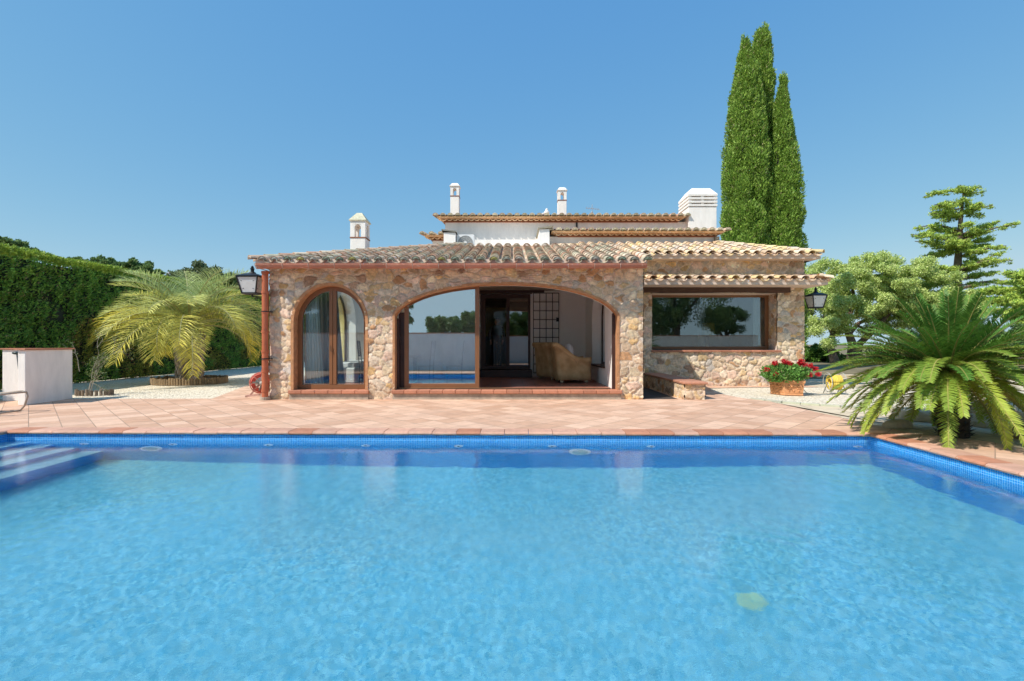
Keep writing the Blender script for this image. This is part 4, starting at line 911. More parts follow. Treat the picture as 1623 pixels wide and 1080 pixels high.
def curtain(name, pts, z0, z1, lab, m, flare=.12, grp='curtains'):
    """wavy cloth hung along a plan line"""
    (xa, ya), (xb, yb) = pts; n = 60; rows = 12; V = []; Q = []
    dx, dy = xb - xa, yb - ya; L = math.hypot(dx, dy); nx_, ny_ = -dy / L, dx / L
    for j in range(rows + 1):
        q = j / rows; z = z1 + (z0 - z1) * q
        for i in range(n + 1):
            s = i / n; am = .025 + .02 * q; o = am * math.sin(s * 34 + .5 * math.sin(q * 3)) + .02 * math.sin(s * 15)
            s2 = s * (1 + flare * q); V.append((xa + dx * s2 + nx_ * o, ya + dy * s2 + ny_ * o, z))
    for j in range(rows):
        for i in range(n): a = j * (n + 1) + i; Q.append((a, a + 1, a + n + 2, a + n + 1))
    o = npmesh(name, np.array(V), np.array(Q), np.ones((len(V), 3)), m, None, True); so = o.modifiers.new('s', 'SOLIDIFY'); so.thickness = .004
    return tag(o, lab, 'curtain', grp)
sheer = mat('sheer_cloth', (.80, .80, .78), .95, noise=.03); greyc = mat('grey_cloth', (.40, .38, .42), .95, noise=.05)
curtain('curtain', ((-5.00, YF + .42), (-4.72, YF + .44)), FL + .02, 2.5, 'white sheer curtain at the left edge of the arched french door', sheer, .5)
curtain('curtain', ((-4.98, YF + .95), (-4.45, YF + 1.0)), FL + .02, 2.6, 'grey lined curtain hanging behind the arched french door', greyc, .35)
curtain('curtain', ((7.80, 15.62), (8.05, 15.6)), .15, 2.95, 'white curtain at the right edge of the wide wing window', sheer, .05)
curtain('curtain', ((7.25, 18.2), (7.0, 18.2)), .15, 2.95, 'pale curtain deep inside the room behind the wing window', sheer, .05)
# lamp seen in the wing room
t = thing('table_lamp', (7.15, 17.6, .1), 'lamp with a mustard drum shade seen through the wing window', 'lamp')
b = MB(); b.lathe((7.15, 17.6, 1.58), [(.24, 0), (.24, .02), (.21, .45), (.21, .47)], 24); b.build('lamp_shade', mat('mustard_shade', (.75, .48, .16), .9), t)
b = MB(); b.lathe((7.15, 17.6, .85), [(.1, 0), (.12, .02), (.03, .06), (.09, .3), (.03, .55), (.015, .76)], 16); b.build('stem', mat('lamp_base', (.1, .07, .05), .5), t)
t = thing('side_table', (7.15, 17.6, .1), 'low dark side table under the mustard lamp in the wing', 'table')
b = MB(); b.box(6.8, 17.3, .80, 7.5, 17.9, .85); b.build('table_top', M['frame_dark'], t)
for x in (6.84, 7.42):
    for y in (17.34, 17.82): b = MB(); b.box(x, y, .1, x + .05, y + .05, .8); b.build('leg', M['frame_dark'], t)

# ------------------------------------------------------------------ wicker armchairs
def armchair(loc, rz, label):
    t = thing('wicker_armchair', (0, 0, 0), label, 'armchair', 'wicker armchairs in the porch')
    path = []; Lx, Wy, r = .46, .44, .16                        # half length / half width; faces +x
    for k in range(9): path.append((Lx - k * (2 * Lx - r) / 8, -Wy, 0, -1))
    for k in range(1, 7): a = math.pi / 2 * k / 6; path.append((-Lx + r - r * math.sin(a), -Wy + r - r * math.cos(a), -math.sin(a), -math.cos(a)))
    for k in range(1, 6): path.append((-Lx, -Wy + r + k * (2 * Wy - 2 * r) / 5, -1, 0))
    for k in range(1, 7): a = math.pi / 2 * k / 6; path.append((-Lx + r - r * math.cos(a), Wy - r + r * math.sin(a), -math.cos(a), math.sin(a)))
    for k in range(1, 9): path.append((-Lx + r + k * (2 * Lx - r) / 8, Wy, 0, 1))
    vs = []; fs = []
    for (x, y, nx_, ny_) in path:
        q = min(1, max(0, (Lx * .25 - x) / (1.2 * Lx))); q = q * q * (3 - 2 * q)
        front = max(0, (x - .3 * Lx) / (.7 * Lx)); h = .70 - .02 * math.sin(front * 3.14) + q * .40; lean = .0 - q * .10
        sec = [(.0, .09), (.012, .25), (.005, h * .55), (-.01, h - .16), (.035, h - .13), (.065, h - .07), (.06, h - .015), (.025, h + .02), (-.03, h + .015), (-.07, h - .02), (-.10, h - .08), (-.12, h - .16), (-.13, .09)]
        for o, z in sec:
            vs.append((x + nx_ * o + lean * max(0, (z - .3)) * 1.2, y + ny_ * o, z))
    m = len(sec)
    for i in range(len(path) - 1):
        for k in range(m): fs.append((i * m + k, (i + 1) * m + k, (i + 1) * m + (k + 1) % m, i * m + (k + 1) % m))
    fs += [tuple(range(m)), tuple((len(path) - 1) * m + k for k in range(m - 1, -1, -1))]
    b = MB(); b.add(vs, fs); b.box(-Lx + .1, -Wy + .05, .09, Lx - .03, Wy - .05, .36); o = b.build('wicker_shell', M['wicker'], t, smooth=True)
    b = MB(); b.ball((.04, 0, .45), .38, .31, .10, 20, 10); b.build('seat_cushion', M['fabric'], t, smooth=True)
    b = MB(); b.ball((-.06, .02, .80), .15, .31, .28, 20, 12); b.build('back_cushion', M['fabric'], t, smooth=True)
    for x in (-.33, .36):
        for y in (-.34, .34): b = MB(); b.ball((x, y, .05), .052, None, .05); b.build('foot', mat('pale_wood', (.50, .40, .26), .5), t, smooth=True)
    t.location = loc; t.rotation_euler = (0, 0, rz)
    return t
armchair((1.66, 13.62, FL), R(6), 'tan wicker armchair with a white cushion, nearer of the two in the porch')
armchair((1.32, 14.85, FL), R(30), 'tan wicker armchair mostly hidden behind the nearer wicker armchair')

# iron table and chairs behind the glazing
def iron_chair(name, loc, rz, label):
    t = thing(name, (0, 0, 0), label, 'chair', 'tall iron chairs at the table in the porch')
    b = MB()
    for y in (-.2, .2): b.tube([(-.2, y, 0), (-.2, y, .5), (-.26, y, 1.15)], .012, 6); b.tube([(.2, y, 0), (.2, y, .48)], .012, 6)
    b.tube([(-.2, -.2, .2), (.2, -.2, .2), (.2, .2, .2), (-.2, .2, .2), (-.2, -.2, .2)], .008, 5); b.build('frame', M['iron'], t)
    b = MB()
    for k in range(4): z = 1.15 - k * .13; x = -.2 - .06 * (z - .5) / .65; b.tube([(x, -.2, z), (x, .2, z)], .008, 5)
    for k in range(1, 4): y = -.2 + .1 * k; b.tube([(-.26, y, 1.15), (-.222, y, .76)], .006, 5)
    b.build('backrest', M['iron'], t)
    b = MB(); b.box(-.21, -.21, .47, .21, .21, .50); b.build('seat', mat('beige_seat', (.45, .38, .30), .9), t, bevel=.01)
    t.location = loc; t.rotation_euler = (0, 0, rz); return t
iron_chair('iron_chair', (-3.72, 12.55, FL), R(8), 'iron chair with lattice back behind the right leaf of the arched door')
iron_chair('iron_chair', (-2.32, 12.75, FL), R(175), 'iron lattice chair behind the left part of the sliding glass')
iron_chair('iron_chair', (-1.55, 13.0, FL), R(185), 'iron lattice chair behind the middle of the sliding glass')
t = thing('porch_table', (-2.95, 12.9, FL), 'iron table with a stone top behind the porch glazing', 'table')
b = MB(); b.box(-3.45, 12.5, FL + .72, -2.5, 13.5, FL + .76); b.build('table_top', mat('table_stone', (.42, .40, .40), .4), t, bevel=.01)
for x in (-3.3, -2.65): b = MB(); b.box(x, 12.95, FL, x + .09, 13.05, FL + .72); b.build('leg', M['iron'], t)

# ------------------------------------------------------------------ person behind the inner door
def person(loc):
    t = thing('person', loc, 'person in a dark jacket standing in shade behind the inner glass door', 'person')
    # skeleton: x right, y away; the person faces the camera (-y)
    J = {'pel': (0, 0, .95, .13), 'sp': (0, .01, 1.15, .125), 'ch': (0, .01, 1.36, .145), 'nk': (0, 0, 1.49, .055), 'hd': (0, -.02, 1.60, .085), 'tp': (0, -.01, 1.70, .075)}
    for s, n in ((-1, 'l'), (1, 'r')):
        J[n + 'sh'] = (s * .17, .01, 1.42, .06); J[n + 'el'] = (s * .25, .02, 1.14, .045); J[n + 'wr'] = (s * .21, -.14, .96, .03); J[n + 'pm'] = (s * .20, -.18, .90, .028)
        J[n + 'hp'] = (s * .09, 0, .90, .095); J[n + 'kn'] = (s * .10, -.02, .50, .062); J[n + 'an'] = (s * .10, .02, .09, .042); J[n + 'ft'] = (s * .11, -.12, .035, .035)
    E_ = [('pel', 'sp'), ('sp', 'ch'), ('ch', 'nk'), ('nk', 'hd'), ('hd', 'tp')]
    for n in 'lr': E_ += [('ch', n + 'sh'), (n + 'sh', n + 'el'), (n + 'el', n + 'wr'), (n + 'wr', n + 'pm'), ('pel', n + 'hp'), (n + 'hp', n + 'kn'), (n + 'kn', n + 'an'), (n + 'an', n + 'ft')]
    for n, s in (('l', -1), ('r', 1)):
        for k in range(4):
            ox = (-.024 + .016 * k) * s; q = (s * .20 + ox, -.20, .855 - (.01 if k in (1, 2) else 0), .009); q2 = (s * .20 + ox, -.175, .82, .008)
            J[f'{n}f{k}'] = q; J[f'{n}g{k}'] = q2; E_ += [(n + 'pm', f'{n}f{k}'), (f'{n}f{k}', f'{n}g{k}')]
        J[n + 't'] = (s * .155, -.185, .885, .010); E_.append((n + 'pm', n + 't'))
    keys = list(J); me = bpy.data.meshes.new('body'); me.from_pydata([J[k][:3] for k in keys], [(keys.index(a), keys.index(c)) for a, c in E_], [])
    me.materials.append(mat('skin', (.45, .27, .18), .6)); o = bpy.data.objects.new('body', me); COL.objects.link(o)
    sk = o.modifiers.new('skin', 'SKIN'); sk.use_smooth_shade = True
    for i, k in enumerate(keys): me.skin_vertices[0].data[i].radius = (J[k][3],) * 2; me.skin_vertices[0].data[i].use_root = (k == 'pel')
    sb = o.modifiers.new('sub', 'SUBSURF'); sb.levels = 2; sb.render_levels = 2
    o.parent = t
    b = MB(); b.lathe((0, 0, 0), [(.16, .93), (.17, 1.05), (.165, 1.2), (.19, 1.36), (.15, 1.46), (.075, 1.50)], 20)
    b.v = [(v[0], v[1] * .72, v[2]) for v in b.v]
    for s in (-1, 1): b.tube([(s * .15, .01, 1.42), (s * .25, .02, 1.14), (s * .215, -.13, .975)], [.075, .062, .045], 12)
    j = b.build('jacket', mat('charcoal_cloth', (.05, .055, .065), .9, noise=.1, bump=.005), t, smooth=True); j.matrix_parent_inverse = Matrix.Identity(4)
    b = MB()
    for s in (-1, 1): b.tube([(s * .08, 0, .97), (s * .10, -.02, .50), (s * .10, .02, .10)], [.115, .080, .062], 12)
    j = b.build('trousers', mat('black_cloth', (.02, .02, .025), .9), t, smooth=True); j.matrix_parent_inverse = Matrix.Identity(4)
    b = MB(); b.ball((0, .015, 1.655), .102, .115, .115, 16, 10); b.ball((0, .05, 1.56), .095, .06, .12, 14, 8)
    j = b.build('hair', mat('brown_hair', (.06, .03, .018), .7, noise=.3, scale=30), t, smooth=True); j.matrix_parent_inverse = Matrix.Identity(4)
    b = MB(); b.ball((0, -.125, 1.605), .014, .02, .022, 8, 6, (.45, .27, .18)); b.ball((0, -.06, 1.605), .085, .06, .10, 14, 10, (.45, .27, .18))
    for s in (-1, 1): b.ball((s * .034, -.108, 1.632), .013, .008, .008, 8, 6, (.03, .02, .02)); b.ball((s * .098, -.01, 1.61), .012, .022, .03, 8, 6, (.42, .25, .17))
    b.ball((0, -.112, 1.562), .026, .008, .008, 8, 6, (.35, .12, .1)); j = b.build('face', M['vcol'], t, smooth=True); j.matrix_parent_inverse = Matrix.Identity(4)
    return t
person((-.52, 16.55, .44))

# ------------------------------------------------------------------ plants
def cyl_pts(n): return rng.uniform(0, 1, n), rng.uniform(0, 2 * np.pi, n)
def hedge(name, x, y0, y1, zt, th_, lab, n, facing=1, lsz=.075):
    t = thing(name, (x, (y0 + y1) / 2, 0), lab, 'hedge')
    # woody core
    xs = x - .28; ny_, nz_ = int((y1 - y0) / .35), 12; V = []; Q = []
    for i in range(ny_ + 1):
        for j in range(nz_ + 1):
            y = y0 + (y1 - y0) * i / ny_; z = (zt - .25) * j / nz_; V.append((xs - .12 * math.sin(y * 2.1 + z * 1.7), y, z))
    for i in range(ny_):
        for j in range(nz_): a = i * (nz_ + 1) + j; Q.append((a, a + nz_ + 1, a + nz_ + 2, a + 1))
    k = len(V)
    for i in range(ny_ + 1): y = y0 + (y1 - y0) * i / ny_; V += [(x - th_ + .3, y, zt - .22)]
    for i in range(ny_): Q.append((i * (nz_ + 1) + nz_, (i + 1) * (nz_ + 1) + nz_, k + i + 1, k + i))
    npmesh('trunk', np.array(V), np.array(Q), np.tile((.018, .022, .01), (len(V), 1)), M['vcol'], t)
    # face, dense in front
    y = y0 + (y1 - y0) * rng.uniform(0, 1, n) ** 1.25; z = rng.uniform(0.02, zt, n)
    rel = wob(y, z, 0 * y, 1.5, 3) * .24 + wob(y, z, 0 * y, 5, 4) * .17
    hole = wob(y, z, 0 * y, .9, 9) > .80
    X = x + rel + rng.uniform(-.16, .03, n) - hole * .22
    P = np.stack([X, y, z], -1); Nn = np.stack([np.full(n, .8), rng.normal(0, .3, n), np.full(n, .55)], -1)
    C = colmix(n, [(.25, .44, .08), (.14, .28, .05), (.36, .54, .10), (.40, .33, .15)], [5, 4, 3, .8], .22)
    br = wob(y, z, 0 * y, .55, 12)[:, None] > .5; C = np.where(br, C * np.array((1.45, .85, .9)), C)
    top = (z > zt - .22)[:, None]; C = np.where(top, np.array((.34, .44, .06)) * (1 + rng.normal(0, .15, (n, 1))), C)
    n2 = n // 3; y2 = y0 + (y1 - y0) * rng.uniform(0, 1, n2) ** 1.25; x2 = x - rng.uniform(0, th_, n2); z2 = zt + .08 * wob(x2, y2, 0 * x2, 1.5, 8) + rng.uniform(-.10, .06, n2)
    P = np.concatenate([P, np.stack([x2, y2, z2], -1)]); Nn = np.concatenate([Nn, np.tile((0, 0, 1.), (n2, 1))]); C = np.concatenate([C, colmix(n2, [(.36, .47, .07), (.28, .40, .06)], [1, 1], .2)])
    leaves('foliage', P, Nn, rng.uniform(.7, 1.4, len(P)) * lsz * 1.3, rng.uniform(.5, 1, len(P)) * lsz * .65, np.clip(C, .003, 1), M['leaf'], t, .55)
    return t
hedge('tall_hedge', -14.3, 8.5, 36, 4.05, 1.1, 'tall clipped green cypress hedge along the left side of the garden', 130000)

def cypress(name, x, y, h, prof, label, n, seed, lean=0):
    """prof: radius as a function of height fraction"""
    t = thing(name, (x, y, 0), label, 'cypress tree', 'cypress trees behind the house')
    b = MB(); b.tube([(x, y, 0), (x + lean * .5, y, h * .5), (x + lean, y, h * .93)], [.24, .15, .02], 10); b.build('trunk', M['bark'], t)
    f, a = cyl_pts(n); f = f ** .9; z = .6 + f * (h - .6); r = np.vectorize(prof)(f)
    cx = x + lean * f
    # billows: many overlapping rounded tufts over the surface
    rs_ = np.random.default_rng(seed); nb = 170; bf = rs_.uniform(0, 1, nb) ** .9; ba = rs_.uniform(0, 6.283, nb); bz = .6 + bf * (h - .6)
    bs = (.16 + .34 * (1 - bf)) * rs_.uniform(.6, 1.5, nb); br_ = np.maximum(.03, np.vectorize(prof)(bf) - bs * .75)
    BX = x + lean * bf + np.cos(ba) * br_; BY = y + np.sin(ba) * br_
    m = int(n * .8); i = rs_.choice(nb, m, p=bs ** 2 / (bs ** 2).sum()); d = sphere_dirs(m); d[:, 2] = d[:, 2] * .8
    out = (d[:, 0] * np.cos(ba[i]) + d[:, 1] * np.sin(ba[i])) < -.1; d[out, :2] *= -1
    PB = np.stack([BX[i], BY[i], bz[i]], -1) + d * (bs[i] * rs_.uniform(.75, 1.05, m))[:, None] * np.array((1, 1, 2.5))
    r = r * .84; lump = wob(np.cos(a) * 2.2 + seed, np.sin(a) * 2.2, z * .40, 1.5, seed) * .16
    rr = r * (1 + lump) + rng.uniform(-.25, .03, n) * np.minimum(1, r)
    P = np.stack([cx + np.cos(a) * rr, y + np.sin(a) * rr, z], -1); N_ = np.stack([np.cos(a) * .75, np.sin(a) * .75, np.full(n, .9)], -1)
    P = np.concatenate([P, PB]); N_ = np.concatenate([N_, d + np.array((0, 0, 1.1))])
    kp = (wob(P[:, 0] * 1.6, P[:, 1] * 1.6, P[:, 2] * .6, 2.6, seed + 5) > -.48) | (rng.uniform(0, 1, len(P)) < .15); P = P[kp]; N_ = N_[kp]; n = len(P)
    st_ = rng.uniform(0, 1, n) < .05; P[st_] += N_[st_] * rng.uniform(.02, .09, (st_.sum(), 1))
    C = colmix(n, [(.26, .41, .065), (.19, .32, .05), (.36, .50, .09), (.36, .34, .15)], [5, 4, 3, .5], .18)
    leaves('crown', P, N_, rng.uniform(.08, .19, n), rng.uniform(.035, .065, n), C, M['leaf'], t, .5)
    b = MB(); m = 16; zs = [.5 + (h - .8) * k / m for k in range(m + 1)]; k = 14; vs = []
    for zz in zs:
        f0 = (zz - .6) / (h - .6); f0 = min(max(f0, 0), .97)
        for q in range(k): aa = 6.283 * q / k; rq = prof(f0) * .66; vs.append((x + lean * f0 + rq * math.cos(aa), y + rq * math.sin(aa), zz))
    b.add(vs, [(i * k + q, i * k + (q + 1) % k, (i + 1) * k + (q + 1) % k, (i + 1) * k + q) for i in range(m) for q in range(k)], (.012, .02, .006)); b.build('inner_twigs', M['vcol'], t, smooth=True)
YC = 24.0
def pxX(px, Y): return (px - CX) * Y / F
def cprof(h, tab):
    zz = [1.3 + (545 - y) * YC / F for y, w in tab][::-1]; ww = [w * YC / F for y, w in tab][::-1]
    return lambda f: float(np.interp(.6 + f * (h - .6), zz, ww))
hL, hM, hR = [1.3 + (545 - y) * YC / F for y in (62, 43, 128)]
cypress('cypress', pxX(1182, YC), YC, hL, cprof(hL, ((62, 1), (80, 8), (110, 17), (160, 25), (230, 31), (280, 35), (330, 34), (400, 33), (545, 30), (600, 20))), 'left of three tall cypresses, pointed, behind the white chimney', 90000, 3, 0)
cypress('cypress', pxX(1208, YC + .7), YC + .7, hM * 1.02, cprof(hM, ((43, 3), (48, 10), (62, 15), (100, 18), (160, 20), (250, 21), (320, 22), (400, 30), (545, 30), (600, 20))), 'tallest cypress, round topped, in the middle of the three', 80000, 7, 0)
cypress('cypress', pxX(1240, YC - .2), YC - .2, hR, cprof(hR, ((128, 2), (150, 7), (200, 14), (250, 21), (300, 27), (350, 30), (400, 32), (545, 30), (600, 20))), 'shortest cypress with a slim tip at the right of the three', 80000, 11, 0)

def frondset(C0, fr, mat_, parent, name, nl, ll, lw, vang, colf, rw=.012, seg=12, droopleaf=.25, fwd=.55):
    """fr: list of (azimuth, elevation, length, droop, age)"""
    Vs = []; Qs = []; Cs = []; nv = 0; rb = MB()
    for (az, el, L, dr, age) in fr:
        ca, sa = math.cos(az), math.sin(az); p = Vector(C0) + Vector((ca, sa, 0)) * random.uniform(.03, .10) + Vector((0, 0, random.uniform(-.05, .05)))
        pts = []; tg = []; cur = Vector(p); m = seg; bend = random.uniform(-.22, .22)
        for i in range(m + 1):
            s = i / m; e_ = el - dr * (s ** 1.15); az2 = az + bend * s * s; d = Vector((math.cos(az2) * math.cos(e_), math.sin(az2) * math.cos(e_), math.sin(e_)))
            pts.append(Vector(cur)); tg.append(d); cur = cur + d * (L / m)
        rb.tube(pts, [rw * (1.6 - 1.35 * i / m) for i in range(m + 1)], 5, tuple(colf(age, .5, True)))
        for sd in (-1, 1):
            for k in range(nl):
                s = .12 + .88 * (k + random.random() * .5) / nl; f = s * m; i = min(int(f), m - 1); u = f - i
                q = pts[i].lerp(pts[i + 1], u); d = tg[i].lerp(tg[i + 1], u).normalized()
                side = d.cross(Vector((0, 0, 1)));
                if side.length < 1e-3: side = Vector((-sa, ca, 0))
                side.normalize(); upv = side.cross(d).normalized()
                prof = min(1, (s - .08) / .22) * (1 - .62 * max(0, (s - .45) / .55) ** 1.6); l = ll * prof * random.uniform(.85, 1.1)
                dirv = (side * sd + d * (fwd + .5 * s) + upv * math.tan(vang) * random.uniform(.6, 1.3)).normalized()
                dirv = (dirv + Vector((random.gauss(0, .07), random.gauss(0, .07), random.gauss(0, .09)))).normalized()
                wv = (d - dirv * d.dot(dirv)).normalized() * lw * .5
                mid = q + dirv * l * .5; d2 = (dirv + Vector((0, 0, -1)) * droopleaf * random.uniform(.5, 1.5)).normalized(); tip = mid + d2 * l * .5
                Vs += [q - wv * .6, q + wv * .6, mid + wv, mid - wv, tip + wv * .12, tip - wv * .12]
                Qs += [(nv, nv + 1, nv + 2, nv + 3), (nv + 3, nv + 2, nv + 4, nv + 5)]; nv += 6
                c = colf(age, s, False); Cs += [c * 1.0, c, c, c, c * 1.1, c * 1.1]
    npmesh(name, np.array([tuple(v) for v in Vs]), np.array(Qs), np.clip(np.array(Cs), .003, 1), mat_, parent)
    rb.build('leaf_stalks', M['vcol'], parent, smooth=True)

# feather palm in its log ring
pc = (-10.62, 16.0)
palm = thing('feather_palm', (*pc, 0), 'yellow green feather palm with two shaggy trunks in a log ring', 'palm tree')
for dx, ln, h in ((-.22, -.10, 1.55), (.26, .05, 1.5)):
    b = MB(); n = 12; pts = [(pc[0] + dx + ln * k / n, pc[1] - .1, h * k / n) for k in range(n + 1)]; b.tube(pts, [.165 + .02 * math.sin(k * 2.3) for k in range(n + 1)], 14, (.34, .28, .22))
    for k in range(120):
        z = random.uniform(.05, h + .1); a = random.uniform(0, 6.28); q = z / h; c = Vector((pc[0] + dx + ln * q + .155 * math.cos(a), pc[1] - .1 + .155 * math.sin(a), z)); o = Vector((math.cos(a), math.sin(a), 0)); s = Vector((-math.sin(a), math.cos(a), 0))
        g = random.uniform(.7, 1.5); col = (.42 * g, .35 * g, .28 * g); L = random.uniform(.10, .22)
        b.add([c - s * .045, c + s * .045, c + s * .02 + o * .06 + Vector((0, 0, L)), c - s * .02 + o * .06 + Vector((0, 0, L)), c + o * .03], [(0, 1, 2, 3), (0, 3, 4), (1, 4, 2)], col)
    b.build('trunk', M['log'], palm)
def palmcol(age, s, rib):
    if rib: return np.array((.42, .40, .18))
    base = np.array((.40, .50, .26)) * (1 - age) + np.array((.64, .64, .16)) * age
    tipc = np.array((.48, .57, .22)) * (1 - age) + np.array((.82, .68, .09)) * age
    c = base * (1 - s) + tipc * s; return c * random.uniform(.7, 1.3)
fr = []
for k in range(40):
    q = k / 39; az = k * 2.399 + random.uniform(-.25, .25); el = R(80 - 62 * q + random.uniform(-7, 7)); L = 2.45 + .35 * q + random.uniform(-.25, .3)
    fr.append((az, el, L, R(66 + 42 * q + random.uniform(-14, 22)), min(1, max(0, q * 1.2 - .15 + random.uniform(-.25, .25)))))
for az, el, L, dr in ((-92, 12, 2.1, 112), (-80, 20, 2.0, 118), (150, 62, 2.9, 95), (30, 62, 2.9, 95), (-86, 38, 2.5, 165), (-60, 30, 2.3, 150), (170, 40, 3.0, 130), (188, 34, 2.9, 140), (-10, 40, 2.9, 125), (8, 30, 2.9, 130), (205, 45, 2.8, 120), (-25, 46, 2.8, 118)): fr.append((R(az), R(el), L, R(dr), .75 + random.uniform(-.2, .2)))
frondset((pc[0], pc[1] - .1, 1.85), fr, M['leaf'], palm, 'crown', 62, .74, .019, R(26), palmcol, .022, 12, .35, .55)
ring = thing('log_edging', (*pc, 0), 'round low log edging around the foot of the feather palm', 'planter edging')
b = MB(); n = 88
for k in range(n):
    a = 6.283 * k / n; r = 1.08; g = random.uniform(.7, 1.3); hh = .20 + random.uniform(-.03, .03); x, y = pc[0] + r * math.cos(a), pc[1] - .05 + .95 * math.sin(a)
    b.tube([(x, y, 0), (x, y, hh)], .037, 8, (.30 * g, .21 * g, .12 * g))
b.build('logs', M['log'], ring); b = MB(); b.prism([(pc[0] + 1.03 * math.cos(6.283 * k / 30), pc[1] - .05 + .9 * math.sin(6.283 * k / 30)) for k in range(30)], .0, .12, (.09, .065, .04)); b.build('soil', M['vcol'], ring)

# cycad by the pool
cc = (6.12, 6.78)
cyc = thing('sago_palm', (*cc, 0), 'large glossy sago palm with a dark trunk beside the pool corner', 'cycad')
b = MB(); b.tube([(cc[0] + .08, cc[1], 0), (cc[0] + .06, cc[1], .3), (cc[0] + .02, cc[1], .62), (cc[0], cc[1], .80), (cc[0], cc[1], .88)], [.17, .18, .19, .22, .15], 16, (.035, .028, .024))
for k in range(420):
    z = random.uniform(.02, .90); a = random.uniform(0, 6.28); c = Vector((cc[0] + .07 * (1 - z) + .185 * math.cos(a), cc[1] + .185 * math.sin(a), z)); o = Vector((math.cos(a), math.sin(a), 0)); s = Vector((-math.sin(a), math.cos(a), 0)); g = random.uniform(.5, 1.6); gg = .05 if z < .7 else .17
    b.add([c - s * .022, c + s * .022, c + o * random.uniform(.04, .08) + Vector((0, 0, random.uniform(.02, .06)))], [(0, 1, 2)], (gg * g, gg * .8 * g, gg * .65 * g))
b.build('trunk', M['vcol'], cyc)
def cyccol(age, s, rib):
    if rib: return np.array((.42, .38, .10)) * (.6 + .4 * age)
    c = np.array((.085, .22, .035)) * (1 - age) + np.array((.42, .46, .06)) * age
    return c * random.uniform(.8, 1.25) * (1 + .25 * s * age)
fr = []
for k in range(52):      # young upright whorl
    q = k / 51; fr.append((k * 2.399, R(84 - 56 * q + random.uniform(-6, 6)), 1.12 + .22 * q + random.uniform(-.1, .1), R(16 + 22 * q), .02 + .15 * random.random()))
for k in range(130):      # older spreading and hanging whorls
    q = k / 129; az_ = math.degrees((k * 2.399 + 1) % 6.2832)
    if q > .60 and 238 < az_ < 254 or q > .80 and k % 2 or q > .66 and 175 < az_ < 222: continue
    fr.append((k * 2.399 + 1, R(38 - 66 * q + random.uniform(-8, 8)), 1.42 + random.uniform(-.15, .15), R(40 + 34 * random.random()), min(1, .2 + .75 * q + random.uniform(-.25, .2))))
frondset((cc[0], cc[1], .88), fr, M['leaf'], cyc, 'crown', 100, .165, .0125, R(20), cyccol, .011, 10, .15, .55)

def crown_tree(name, x, y, blobs, n, cols, wts, lab, cat='tree', grp=None, lsz=.14, trunk=None, trans=None, rand=.9, flat=1.0, hollow=.5, base_z=0):
    t = thing(name, (x, y, base_z), lab, cat, grp)
    b = MB()
    for pts, rr in (trunk or []): b.tube(pts, rr, 9)
    if trunk: b.build('trunk', M['bark'], t)
    vol = np.array([bb[3] ** 2 for bb in blobs]); P = []; N_ = []
    idx = rng.choice(len(blobs), n, p=vol / vol.sum()); B = np.array(blobs)[idx]
    d = sphere_dirs(n); r = rng.uniform(hollow, 1.0, n) ** .7
    lump = 1 + .28 * wob(d[:, 0] * 3 + B[:, 0], d[:, 1] * 3 + B[:, 1], d[:, 2] * 3 + B[:, 2], 1.6, 5)
    P = B[:, :3] + d * (r * lump * B[:, 3])[:, None] * np.array((1, 1, flat))
    C = colmix(n, cols, wts, .2)
    leaves('crown', P, d + np.array((0, 0, .4)), rng.uniform(.7, 1.4, n) * lsz, rng.uniform(.4, .8, n) * lsz, C, M['leaf'], t, rand)
    return t
# feathery pale pine at the right, with open branches
YP = 33.0; pr = random.Random(5)
def bl(px, py, rpx, Y, dy=0): p = W(px, py, Y); return (p.x, p.y + dy, p.z, rpx * Y / F)
bls = []
for k in range(330):
    a = pr.uniform(0, math.pi); q = pr.random() ** .5; px = 1392 - 122 * math.cos(a) * q; py = 505 - 95 * math.sin(a) * q + pr.uniform(-3, 12)
    if 1335 < px < 1392 and 508 < py < 560 or 1375 < px < 1398 and 500 < py: continue
    bls.append(bl(px, py, pr.uniform(6, 14), YP, pr.uniform(-2.4, 2.4)))
for px, py in ((1290, 455), (1296, 432), (1310, 418), (1335, 520), (1300, 510), (1285, 485), (1283, 530), (1372, 522), (1420, 520), (1450, 500), (1480, 470), (1500, 480), (1470, 450), (1300, 548), (1440, 540), (1345, 412), (1380, 408), (1420, 410), (1450, 425)):
    for k in range(2): bls.append(bl(px + pr.uniform(-8, 8), py + pr.uniform(-6, 6), pr.uniform(10, 17), YP, pr.uniform(-1.5, 1.5)))
g1 = G(1345, 578); tr = []
def seg(a, c, y0=YP): pa = W(*a, y0); pc_ = W(*c, y0); return pa, pc_
for pl, rr in (([(1318, 575), (1314, 552), (1322, 528), (1310, 500)], [.30, .22, .18, .08]), ([(1352, 578), (1345, 545), (1338, 515), (1352, 480), (1345, 440)], [.34, .26, .20, .14, .05]),
               ([(1342, 530), (1362, 512), (1378, 505), (1400, 470)], [.16, .13, .10, .04]), ([(1340, 518), (1320, 500), (1300, 470)], [.14, .10, .04]), ([(1360, 578), (1368, 545), (1385, 518), (1420, 490), (1445, 450)], [.28, .22, .16, .12, .04]), ([(1352, 515), (1370, 520), (1392, 528)], [.10, .07, .03])):
    tr.append(([W(x, y, YP) + Vector((0, pr.uniform(-.4, .4), 0)) for x, y in pl], rr))
crown_tree('pale_pine', g1.x, YP, bls, 240000, [(.58, .68, .22), (.48, .59, .18), (.70, .76, .32), (.38, .46, .16)], [4, 4, 2, 1], 'broad pale green feathery pine right of the house', 'pine tree', lsz=.11, trunk=tr, flat=.75, hollow=.02, rand=1.3)

